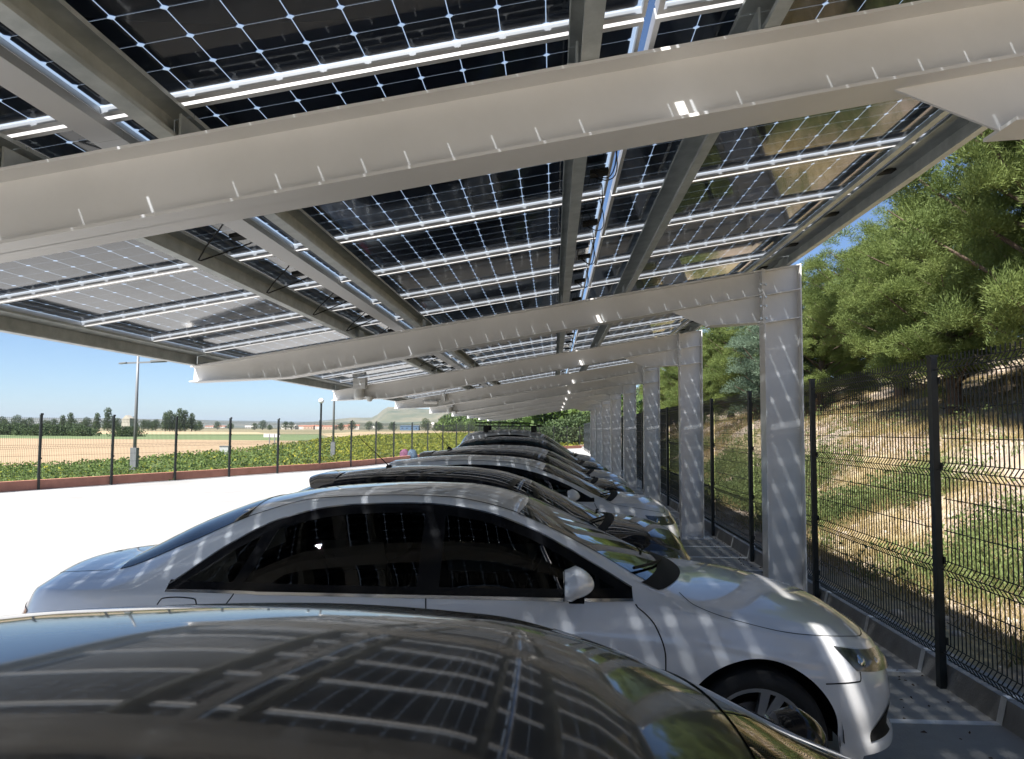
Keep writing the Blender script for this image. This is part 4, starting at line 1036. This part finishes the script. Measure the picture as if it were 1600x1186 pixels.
# x, y on the ground, prototype, turn, width scale, height scale, label
PT = [(8.9, 13.9, 1, .3, 1.12, 1.22, 'tall pine with a thick bare trunk at the right edge, behind the nearest fence panel'),
      (9.6, 18.9, 0, 2.1, 1.15, .90, 'broad pine with a visible trunk just left of the nearest fence post'),
      (11.6, 15.6, 3, 1.2, 1.2, 1.28, 'bushy pine filling the gap between the two front trunks'),
      (13.6, 20.2, 2, 4.0, 1.25, 1.30, 'tall pointed pine rising behind the front pines, under the canopy edge'),
      (10.4, 23.6, 1, 5.1, 1.1, .88, 'rounded pine right of the nearest white column'),
      (9.3, 27.5, 2, .9, 1.0, .68, 'slender pine just beside the nearest white column'),
      (12.4, 27.8, 0, 3.3, 1.2, .84, 'pine standing behind the slender pine by the nearest column'),
      (8.4, 32.5, 3, 2.7, 1.1, 1.0, 'pine seen left of the nearest column, behind the blue green conifer'),
      (10.8, 34.8, 1, 4.4, 1.2, 1.05, 'dark pine above the blue green conifer'),
      (8.9, 39., 0, 1.5, 1.15, .98, 'pine seen between the second and third white columns'),
      (11., 43., 2, 5.5, 1.2, 1.0, 'pine in the second rank between the second and third columns'),
      (8.5, 46.5, 3, 3.0, 1.2, 1.0, 'round pine seen just right of the third white column'),
      (10., 52., 1, .2, 1.2, 1.0, 'pine seen between the third and fourth white columns'),
      (8.6, 57., 2, 2.2, 1.2, .95, 'small looking pine by the fourth white column'),
      (10.2, 64., 0, 4.9, 1.3, .95, 'pine behind the far white columns'),
      (16.5, 17., 0, .7, 1.3, 1.3, 'large pine high on the slope at the right edge'),
      (17.5, 24., 3, 5.7, 1.3, 1.15, 'pine high on the slope, behind the front rank'),
      (15.8, 31.5, 1, 1.9, 1.2, .72, 'pine on the upper slope behind the nearest column'),
      (15.2, 40., 2, 3.8, 1.2, .70, 'pine on the upper slope farther along'),
      (20.5, 20.5, 2, 2.9, 1.35, 1.35, 'rearmost tall pine at the right edge'),
      (19.5, 12.6, 3, 2.4, 1.3, 1.3, 'pine beyond the right edge pines'),
      (14., 12.2, 2, 1.0, 1.2, 1.2, 'pine crown overhanging the right picture edge'),
      (11.2, 8.2, 0, 2.0, 1.1, 1.15, 'pine beside the nearest parking bay, right of the fence'),
      (14.5, 3.5, 1, 3.0, 1.2, 1.2, 'pine on the slope level with the camera'),
      (13.8, 17.2, 3, .9, 1.1, .8, 'low bushy pine behind the two front trunks'),
      (17.2, 21.4, 3, 2.9, 1.2, .85, 'low pine filling the slope crest behind the front trunks'),
      (12.5, 49., 3, .5, 1.3, 1.1, 'pine on the upper slope behind the third column')]
for (x, y, k, rz, sw, sh, lab) in PT:
    tree('pine_tree', PR[k], (x, y, float(hill(x, y))-.08), rz, (sw, sh), lab, group='pines on the slope behind the fence')
tree('conifer', SPR, (8.3, 29.4, float(hill(8.3, 29.4))-.05), .4, (1.15, 1.0), 'small blue green conifer behind the fence, left of the nearest white column', 'conifer')

# ground cover on the slope
def scatter(n, xa, xb, ya, yb, dens):
    X = rng.uniform(xa, xb, n*4); Y = ya+(yb-ya)*rng.random(n*4)**1.6; w = dens(X, Y); k = rng.random(len(X)) < w
    X, Y = X[k][:n], Y[k][:n]; return np.stack([X, Y, hill(X, Y)], 1)
def tufts(P, nb, Lr, wr, up, fn=blades, spread=.06):
    n = len(P); B = np.repeat(P, nb, 0)+rng.normal(size=(n*nb, 3))*np.array([spread, spread, .0])
    D = rng.normal(size=(n*nb, 3))*np.array([.5, .5, .25])+np.array([0, 0, up]); D /= np.linalg.norm(D, axis=1, keepdims=True)
    L = rng.uniform(*Lr, n*nb); 
    dist = np.hypot(B[:, 0], B[:, 1]); k = 1+dist/40
    return fn(B-np.array([0, 0, .02]), D, L, rng.uniform(*wr, n*nb)*k)
dg = lambda X, Y: np.clip((vnoise(X, Y, 1.4, 21)-.22)*3, 0, 1)*np.clip((X-3.05)*2, 0, 1)
P = scatter(34000, 2.95, 16, 2, 60, dg); V, F_ = tufts(P, 6, (.08, .34), (.005, .010), 1.0)
ob('dry_grass', np_mesh('dry_grass', V, F_, DRYG), kind='stuff')
wd = lambda X, Y: np.clip((vnoise(X, Y, 1.1, 31)-.42)*4, 0, 1)*np.clip(1.15-np.abs(X-4.9)/1.6, .03, 1)
P = scatter(15000, 3.3, 12, 2.5, 60, wd); P2 = np.repeat(P, 3, 0)+rng.normal(size=(len(P)*3, 3))*np.array([.05, .05, .0])
P2[:, 2] += rng.random(len(P2))*.45
V, F_ = tufts(P2, 5, (.03, .075), (.012, .026), .7, leaves, .05)
ob('green_weeds', np_mesh('green_weeds', V, F_, WEED), kind='stuff')
P = scatter(9000, 3.3, 9, 3, 50, wd); V, F_ = tufts(P, 6, (.2, .55), (.005, .010), 1.7)
ob('tall_weeds', np_mesh('tall_weeds', V, F_, WEED), kind='stuff')
# stones and clods
def stone_mesh(seed):
    r = np.random.default_rng(seed); bm = bmesh.new(); bmesh.ops.create_icosphere(bm, subdivisions=2, radius=1)
    for v in bm.verts: v.co *= 1+.22*(r.random()-.5); v.co.z *= .6
    me = bpy.data.meshes.new('stone'); bm.to_mesh(me); bm.free(); me.materials.append(mat('pale stone', (.46, .40, .32), .9, noise=(5, (.34, .29, .22), .8))); return me
SM = [stone_mesh(i) for i in range(3)]
svs, sfs = [], []; o_ = 0
base = [md(me) for me in SM]
Ps = scatter(3200, 3.0, 13, 2.5, 34, lambda X, Y: .2+.0*X)
for i, p in enumerate(Ps):
    v, f = base[i % 3]; s_ = .012+.06*rng.random()**3; a = rng.uniform(0, 6.28); R_ = np.array([[math.cos(a), -math.sin(a), 0], [math.sin(a), math.cos(a), 0], [0, 0, 1]])
    svs.append((v*s_) @ R_.T+p); sfs.append(f+o_); o_ += len(v)
ob('small_stones', np_mesh('small_stones', np.concatenate(svs), np.concatenate(sfs), SM[0].materials[0]), kind='stuff')

# crop beyond the low wall
def inpoly(X, Y, poly):
    c = np.zeros(len(X), bool); n = len(poly); j = n-1
    for i in range(n):
        xi, yi = poly[i][:2]; xj, yj = poly[j][:2]
        k = ((yi > Y) != (yj > Y)) & (X < (xj-xi)*(Y-yi)/(yj-yi+1e-12)+xi); c ^= k; j = i
    return c
wallf = pchip([(y, x) for x, y in WALL])
def croprows(n, poly, ya, yb, power):
    Y = ya*(yb/ya)**(rng.random(n)**power); th = rng.uniform(-1.0, .1, n); X = Y*th
    k = inpoly(X, Y, poly) & (X < wallf(Y)-.35); X, Y = X[k], Y[k]
    # planted in rows
    return X, Y
polyc = [gpt(x, y) for x, y in [(-700, 768), (-350, 746), (0, 729.5), (100, 725.5), (180, 720.5), (270, 712), (350, 706), (420, 698), (470, 692), (520, 684.5), (600, 680), (760, 675.5), (870, 676)]]+[(4, 82, 0), (-4, 62, 0), (-7.8, 44, 0), (-9.9, 32.3, 0), (-31, -20, 0)]
X, Y = croprows(52000, polyc, 18, 330, .9)
hh = (.07+.09*vnoise(X, Y, 1.2, 5))
n = len(X); nb = 4; B = np.repeat(np.stack([X, Y, hh*rng.random(n)], 1), nb, 0); dist = np.repeat(Y, nb)
B += rng.normal(size=B.shape)*np.array([.12, .12, .05])*(dist/30)[:, None]**.6; B[:, 2] = np.clip(B[:, 2], .0, .28)
D = rng.normal(size=B.shape)*np.array([1, 1, .3])+np.array([0, 0, .5]); D /= np.linalg.norm(D, axis=1, keepdims=True)
L = rng.uniform(.06, .15, len(B))*(dist/28)**.7
far = (B[:, 0]/B[:, 1] > -.32+.05*rng.normal(size=len(B))) | (rng.random(len(B)) < .12)
for msk, nm, mt in ((~far, 'crop_plants', CROP), (far, 'yellow_crop_plants', CROPY)):
    V, F_ = leaves(B[msk], D[msk], L[msk], L[msk]*.6); ob(nm, np_mesh(nm, V, F_, mt), kind='stuff')

# broad-leaved and columnar trees of the far belt
def round_tree(seed, H, R_, nl, m=LEAFB, low=.12, clumps=16, leaf=.42):
    r = np.random.default_rng(seed); t = MB(); t.tube([(0, 0, 0), (.1, 0, H*.4), (0, .1, H*.8)], [.22, .16, .05], 6)
    B, D = [], []
    for k in range(clumps):
        u = (k+.5)/clumps; z = H*(low+.12+(.86-low)*u); an = k*2.4; rad = R_*math.sin(math.pi*min(1, .18+.8*u))**.7*(.3+.55*r.random())
        c = np.array([rad*math.cos(an), rad*math.sin(an), z]); s_ = R_*(.38+.22*r.random())
        d = r.normal(size=(nl, 3)); d /= np.linalg.norm(d, axis=1, keepdims=True)
        p = c+d*s_*np.array([1, 1, .8])*(.75+.3*r.random((nl, 1))); B.append(p); D.append(d*.6+r.normal(size=(nl, 3))*.5)
    B, D = np.concatenate(B), np.concatenate(D); D /= np.linalg.norm(D, axis=1, keepdims=True)
    V, F_ = leaves(B, D, np.full(len(B), leaf), np.full(len(B), leaf*.8)); return t.mesh('trunk', BARK, True), np_mesh('crown', V, F_, m)
RT = [round_tree(21, 7, 2.9, 110), round_tree(22, 8, 3.2, 110), round_tree(23, 6, 3.0, 110)]
CT = [round_tree(25, 11, 1.6, 90, low=.05, clumps=20), round_tree(26, 9.5, 1.9, 90, low=.05, clumps=18)]
r_ = random.Random(5)
k = 0
def belt(px, Y, sc, proto, lab, name='broadleaf_tree', cat='tree'):
    X_t = (px-865)/F_PX*Y*1.0
    tree(name, proto, (X_t, Y, -.1), r_.random()*6, (sc, sc*r_.uniform(.9, 1.1)), lab, cat, 'trees of the far belt across the fields')
posts_named = ['far left edge', 'the first fence post', 'the second fence post', 'the lamp post', 'the third fence post', 'the fourth fence post']
for i in range(46):
    px = -60+i*8.1+r_.uniform(-3, 3); Y = 370+r_.uniform(-20, 60)
    near_ = 'the far left edge' if px < 40 else 'the first seen fence post' if px < 120 else 'the second seen fence post' if px < 195 else 'the tall lamp post' if px < 240 else 'the third seen fence post'
    belt(px, Y, r_.uniform(.52, .82), RT[i % 3], f'dark round tree of the distant belt, {ord2(i)} from its left end')
pop = 0
for px, sc in ((75, .8), (88, .95), (132, .95), (150, 1.15), (181, .75), (245, 1.0), (252, 1.1), (260, .98), (268, 1.12), (277, 1.05), (288, .9)):
    belt(px, 350+r_.uniform(-6, 6), sc*.9, CT[i % 2], f'tall narrow tree sticking out of the distant belt, {ord2(pop)} narrow one from the left', 'poplar_tree'); pop += 1
# dark hedge bushes in the stubble, left
HB = round_tree(31, 2.1, 2.2, 90, low=-.1, clumps=12, leaf=.35)
for i in range(16):
    px = -70+i*13.0+r_.uniform(-4, 4); Y = 150+r_.uniform(-6, 8)+ (6 if i % 2 else 0)
    X_t = (px-865)/F_PX*Y; o = tree('bush', HB, (X_t, Y, -.1), r_.random()*6, (r_.uniform(.75, 1.1), r_.uniform(.65, 1.)), f'low dark bush in the tan field hedge, {ord2(i)} from the left', 'bush', 'hedge bushes in the tan field')
for i, (px, Y, s_) in enumerate(((300, 760, 1.3), (330, 700, 1.), (352, 720, 1.1), (391, 640, .9), (404, 650, 1.1), (415, 640, .8), (441, 700, 1.2), (450, 690, 1.), (530, 660, 1.1), (548, 640, 1.2), (575, 600, 1.), (590, 620, 1.2), (612, 560, 1.), (665, 540, 1.2), (682, 560, 1.), (720, 420, .9), (735, 430, .9), (752, 400, 1.))):
    X_t = (px-865)/F_PX*Y; tree('broadleaf_tree', RT[i % 3], (X_t, Y, -.2), i, (s_, s_*.9), f'small lone tree on the plain before the hills, {ord2(i)} from the left', 'tree', 'scattered trees on the plain')
# woodland on the slope behind the far end of the car park: one mass
vs, fs = [], []; o_ = 0
rb = [md(round_tree(60+i, 6.5, 3.0, 16, clumps=9, leaf=1.5)[1]) for i in range(3)]
th0, th1 = (690-865)/F_PX, (1010-865)/F_PX
cnt = 0
for i in range(2600):
    D_ = 150*(1500/150)**rng.random(); th = rng.uniform(th0, th1+.06)
    px = th*F_PX+865
    lim = 480 if px < 800 else 300 if px < 850 else 150
    if D_ < lim+40*rng.random(): continue
    x, y = D_*th, D_
    z = -.3
    if D_ > 520:
        z = -.5+13*float(smooth(520, 760, D_))*float(smooth(700, 900, px))+60*float(smooth(700, 1500, D_))*float(smooth(800, 1150, px))+22*float(smooth(900, 1500, D_))*float(smooth(590, 760, px))*.9
    v, f = rb[i % 3]; s_ = rng.uniform(.6, 1.25)*(1+D_/1500); vs.append(v*s_+np.array([x, y, z])); fs.append(f+o_); o_ += len(v)
ob('woodland', np_mesh('woodland', np.concatenate(vs), np.concatenate(fs), leaf_mat('woodland leaves', (.045, .08, .018), (.10, .15, .035), .09, trans=.2)), kind='stuff')
# shrubs and dry grass at the end of the paving
EB = round_tree(33, 2.6, 2.0, 120, low=-.05, clumps=14, leaf=.3)
for i, (px, Y, s_) in enumerate(((842, 96, .8), (856, 100, .7), (868, 92, .95), (880, 98, 1.), (893, 90, 1.1), (906, 96, 1.25), (920, 92, 1.2), (935, 99, 1.3), (826, 110, .7), (950, 97, 1.3))):
    X_t = (px-865)/F_PX*Y; tree('shrub', EB, (X_t, Y, -.1), i*1.3, (s_, s_), f'green shrub beyond the far end of the paving, {ord2(i)} in its clump', 'shrub', 'shrubs behind the far wall')
# ================================================================== LAMPS, CAMERAS, SMALL THINGS
LAMPM = mat('grey painted post', (.20, .205, .21), .45, .3)
def lamp(loc, h, label, head='t', cat='lamp post'):
    t = thing('lamp_post', label, cat, loc)
    m = MB(); m.tube([(0, 0, 0), (0, 0, h)], [.075, .045], 10); ob('pole', m.mesh('pole', LAMPM, True), t)
    m = MB(); m.box(-.125, .125, -.11, .11, -.05, 1.0); ob('base_box', m.mesh('base_box', LAMPM), t)
    if head == 't':
        m = MB(); m.slab((-.55, 0, h-1.2), (1.2, 0, h-1.13), .06, .06); ob('arm', m.mesh('arm', LAMPM), t)
        m = MB(); m.prism([(.55, h-1.16), (1.5, h-1.10), (1.48, h-1.06), (.6, h-1.08)], -.14, .14); l_ = ob('lamp_head', m.mesh('lamp_head', LAMPM), t)
        m = MB(); m.prism([(-.75, h-1.24), (-.45, h-1.20), (-.45, h-1.16), (-.75, h-1.19)], -.10, .10); ob('lamp_head', m.mesh('lamp_head', LAMPM), t)
    return t
X_ = at_y(209, 742, 30)[0]
lamp((X_, 30, -.05), 5.6, 'tall grey lamp post with a cross arm and boxed base beyond the terracotta wall')
X2 = at_y(520.5, 700, 46)[0]
lamp((X2, 46, -.05), 7.2, 'thin grey lamp post rising behind the tip of the third canopy beam', 'n')
t = thing('lamp_post', 'short dark post with a small round white globe on top', 'lamp post', (at_y(500, 720, 36.2)[0], 36.2, 0))
m = MB(); m.tube([(0, 0, 0), (0, 0, 3.0)], .05, 8); ob('pole', m.mesh('pole', GREENSTEEL), t)
bm = bmesh.new(); bmesh.ops.create_uvsphere(bm, u_segments=16, v_segments=10, radius=.13)
for v in bm.verts: v.co.z += 3.08
me = bpy.data.meshes.new('globe'); bm.to_mesh(me); bm.free(); me.materials.append(mat('white globe', (.8, .8, .78), .3)); ob('globe', auto_smooth(me), t)
m = MB(); m.lathe([(0, 3.19), (.09, 3.18), (.10, 3.15)], 12); ob('globe_cap', m.mesh('globe_cap', GREENSTEEL), t)

# surveillance cameras on the beams
CAMW = mat('camera housing', (.62, .62, .60), .4)
def dome(loc, label):
    t = thing('security_camera', label, 'security camera', loc)
    m = MB(); m.box(-.10, .10, -.09, .09, -.02, .16); ob('bracket', m.mesh('bracket', CAMW), t)
    m = MB(); m.lathe([(.0, -.01), (.075, -.01), (.085, -.05), (.085, -.17), (.06, -.2), (0, -.21)], 16, (-.02, 0, 0)); ob('housing', auto_smooth(m.mesh('housing', CAMW)), t)
    m = MB(); m.lathe([(.055, -.15), (.055, -.19), (.035, -.225), (0, -.235)], 16, (.16, 0, -.0)); m.tube([(-.0, 0, -.15), (.16, 0, -.16)], .02, 6); ob('dome', auto_smooth(m.mesh('dome', CAMW)), t)
def bullet(loc, label):
    t = thing('security_camera', label, 'security camera', loc)
    m = MB(); m.lathe([(0, -.17), (.045, -.17), (.05, -.15), (.05, .15), (.03, .17), (0, .17)], 14, (-.28, 0, -.03), 'x'); ob('housing', auto_smooth(m.mesh('housing', CAMW)), t)
    m = MB(); m.lathe([(0, 0), (.038, 0), (.038, .01), (0, .01)], 12, (-.462, 0, -.03), 'x'); ob('lens', m.mesh('lens', BLACKPL), t)
    m = MB(); m.tube([(-.2, 0, -.03), (-.08, 0, -.01), (0, 0, .05)], .018, 6); m.box(-.02, .06, -.05, .05, -.02, .16); ob('bracket', m.mesh('bracket', CAMW), t)
    m = MB(); m.tube([(.02, 0, .15), (.06, .0, .24), (.14, 0, .29), (.2, .02, .28)], .008, 6); ob('cable', m.mesh('cable', DARKPL), t)
p = at_y(563, 606, BY0+SP*2-.115); dome((p[0], p[1], p[2]), 'white dome camera under the tip of the third canopy beam')
p = at_y(692, 626, BY0+SP*3-.115); bullet((p[0], p[1], p[2]), 'white bullet camera on the side of the fourth canopy beam')
p = at_y(703, 635, BY0+SP*4-.115); dome((p[0], p[1], p[2]), 'small white dome camera on the fifth canopy beam')

# field furniture
def simple(name, label, cat, me_parts, loc):
    t = thing(name, label, cat, loc)
    for n, m in me_parts: ob(n, m, t)
    return t
x, y, _ = gpt(352, 709)
m1 = MB(); m1.box(-.30, .30, -.25, .25, 0, .52); m2 = MB(); m2.box(-.33, .33, -.28, .28, .52, .57)
simple('utility_box', 'small white utility box at the edge of the crop field', 'utility box', [('cabinet', m1.mesh('cabinet', mat('weathered plastic', (.40, .41, .40), .6))), ('lid', m2.mesh('lid', LAMPM))], (x, y, -.03))
x, y, _ = gpt(421, 693)
m1 = MB(); m1.box(-.05, .05, -.05, .05, 0, 1.1); m1.box(.55, .65, -.05, .05, 0, 1.1); m2 = MB(); m2.box(-.7, 1.2, -.03, .03, .75, 1.15)
simple('field_sign', 'small white sign board on two legs beside the dirt track', 'sign', [('leg', m1.mesh('leg', LAMPM)), ('board', m2.mesh('board', CAMW))], (x, y, -.03))
x, y, _ = gpt(199, 681.5)
m1 = MB(); m1.prism([(-.9, 0), (.9, 0), (.8, 3.6), (.0, 4.2), (-.8, 3.4)], -.8, .8)
simple('ruined_hut', 'small pale ruined hut in the tan field left of the lamp post', 'hut', [('wall', m1.mesh('wall', mat('old plaster', (.42, .38, .32), .9, noise=(1, (.3, .27, .22), .7))))], (x, y, -.05))
for i in range(4):
    x, y, _ = gpt(188+7*i, 682); tree('bush', HB, (x, y, -.1), i, (.8, .7), f'dark bush by the ruined hut, {ord2(i)} from the left', 'bush', 'bushes by the ruined hut')
# village buildings, each its own
TILE = mat('roof tiles', (.36, .16, .10), .9, noise=(.4, (.28, .12, .08), .7)); PLA = mat('pale plaster', (.62, .58, .52), .9); BRK = mat('ochre plaster', (.50, .36, .26), .9); BLUE = mat('blue shed cladding', (.10, .17, .27), .6)
DARKW = mat('window glass dark', (.03, .035, .04), .2)
def house(px, Y, w, d, h, roof, wm, rm, label, name='house', cat='house', base=0.):
    X_t = (px-865)/F_PX*Y; t = thing(name, label, cat, (X_t, Y, base), (px % 7-3)*.12)
    m = MB(); m.box(-w/2, w/2, -d/2, d/2, -1, h); ob('wall', m.mesh('wall', wm), t)
    m = MB(); m.prism([(-d/2-.4, h), (d/2+.4, h), (0, h+roof)], -w/2-.3, w/2+.3, 'x'); ob('roof', m.mesh('roof', rm), t)
    nw = max(2, int(w/5)); m = MB()
    for i in range(nw):
        xx = -w/2+w*(i+.5)/nw; q = MB(); q.box(xx-.6, xx+.6, -d/2-.03, -d/2+.1, h*.35, h*.35+1.4); ob('window', q.mesh('window', DARKW), t)
hz = [(448, 640, 26, 10, 5, 2, PLA, PLA, 'long pale farm building just left of the round globe lamp'), (463, 655, 22, 10, 4.5, 2, PLA, TILE, 'pale farm building with red roof behind the long pale one'),
      (479, 640, 16, 9, 4.5, 2.2, BRK, TILE, 'ochre house with tiled roof left of the globe lamp'), (492, 660, 18, 9, 5, 2.2, PLA, TILE, 'white house with tiled roof behind the globe lamp'),
      (512, 640, 22, 10, 4.5, 2, BRK, TILE, 'low ochre barn between the globe lamp and the thin lamp post'), (537, 650, 26, 10, 5, 2.5, BRK, TILE, 'large ochre farmhouse right of the thin lamp post'),
      (550, 670, 20, 9, 6, 2.5, PLA, TILE, 'taller pale farmhouse behind the large ochre one'), (338, 800, 16, 9, 4, 2, PLA, TILE, 'tiny pale house left of the fourth fence post'),
      (318, 830, 18, 9, 4, 2, PLA, TILE, 'tiny pale house far across the fields'), (384, 780, 20, 9, 4, 2, PLA, PLA, 'tiny white shed far across the fields'), (582, 900, 24, 10, 5, 2, PLA, PLA, 'distant white barn under the lower ridge'),
      (640, 470, 22, 9, 4.6, .9, BLUE, BLUE, 'blue metal shed standing alone on the tan fields'), (676, 900, 5, 5, 12, 4, PLA, PLA, 'slim white tower on the slope of the table hill')]
for a in hz: house(a[0], a[1]*1.9, *a[2:])

# bundle near the far wall
x, y, _ = gpt(637, 719)
t = thing('cloth_bundle', 'rounded pink and blue cloth covered bundle on the ground behind the parked cars', 'bundle', (x, y, 0))
for nm, cx, sc, cc in (('pink_cover', -.18, (.30, .34, .42), (.11, .04, .075)), ('blue_cover', .25, (.30, .34, .42), (.055, .085, .12))):
    bm = bmesh.new(); bmesh.ops.create_icosphere(bm, subdivisions=3, radius=1)
    for v in bm.verts:
        w_ = 1+.08*math.sin(v.co.x*9+v.co.z*5)
        v.co = Vector((v.co.x*sc[0]*w_+cx, v.co.y*sc[1]*w_, max(-.5, v.co.z)*sc[2]+sc[2]*.5))
    me = bpy.data.meshes.new(nm); bm.to_mesh(me); bm.free(); me.materials.append(mat(nm+' cloth', cc, .85, noise=(5, tuple(min(1, c*2.2) for c in cc), .8))); ob(nm, auto_smooth(me, 60), t)
# fallen leaves and grit on the paving beside the kerb
P = np.stack([rng.uniform(1.9, KX-.01, 260)**1, rng.uniform(3.3, 16, 260), np.full(260, .004)], 1)
P[:, 0] = KX-.02-np.abs(rng.normal(size=260))*.22
D = unit(260); D[:, 2] = np.abs(D[:, 2])*.3; L = rng.uniform(.012, .04, 260); V, F_ = leaves(P, D, L, L*.6)
ob('fallen_leaves', np_mesh('fallen_leaves', V, F_, mat('dead leaf', (.10, .06, .035), .9)), kind='stuff')
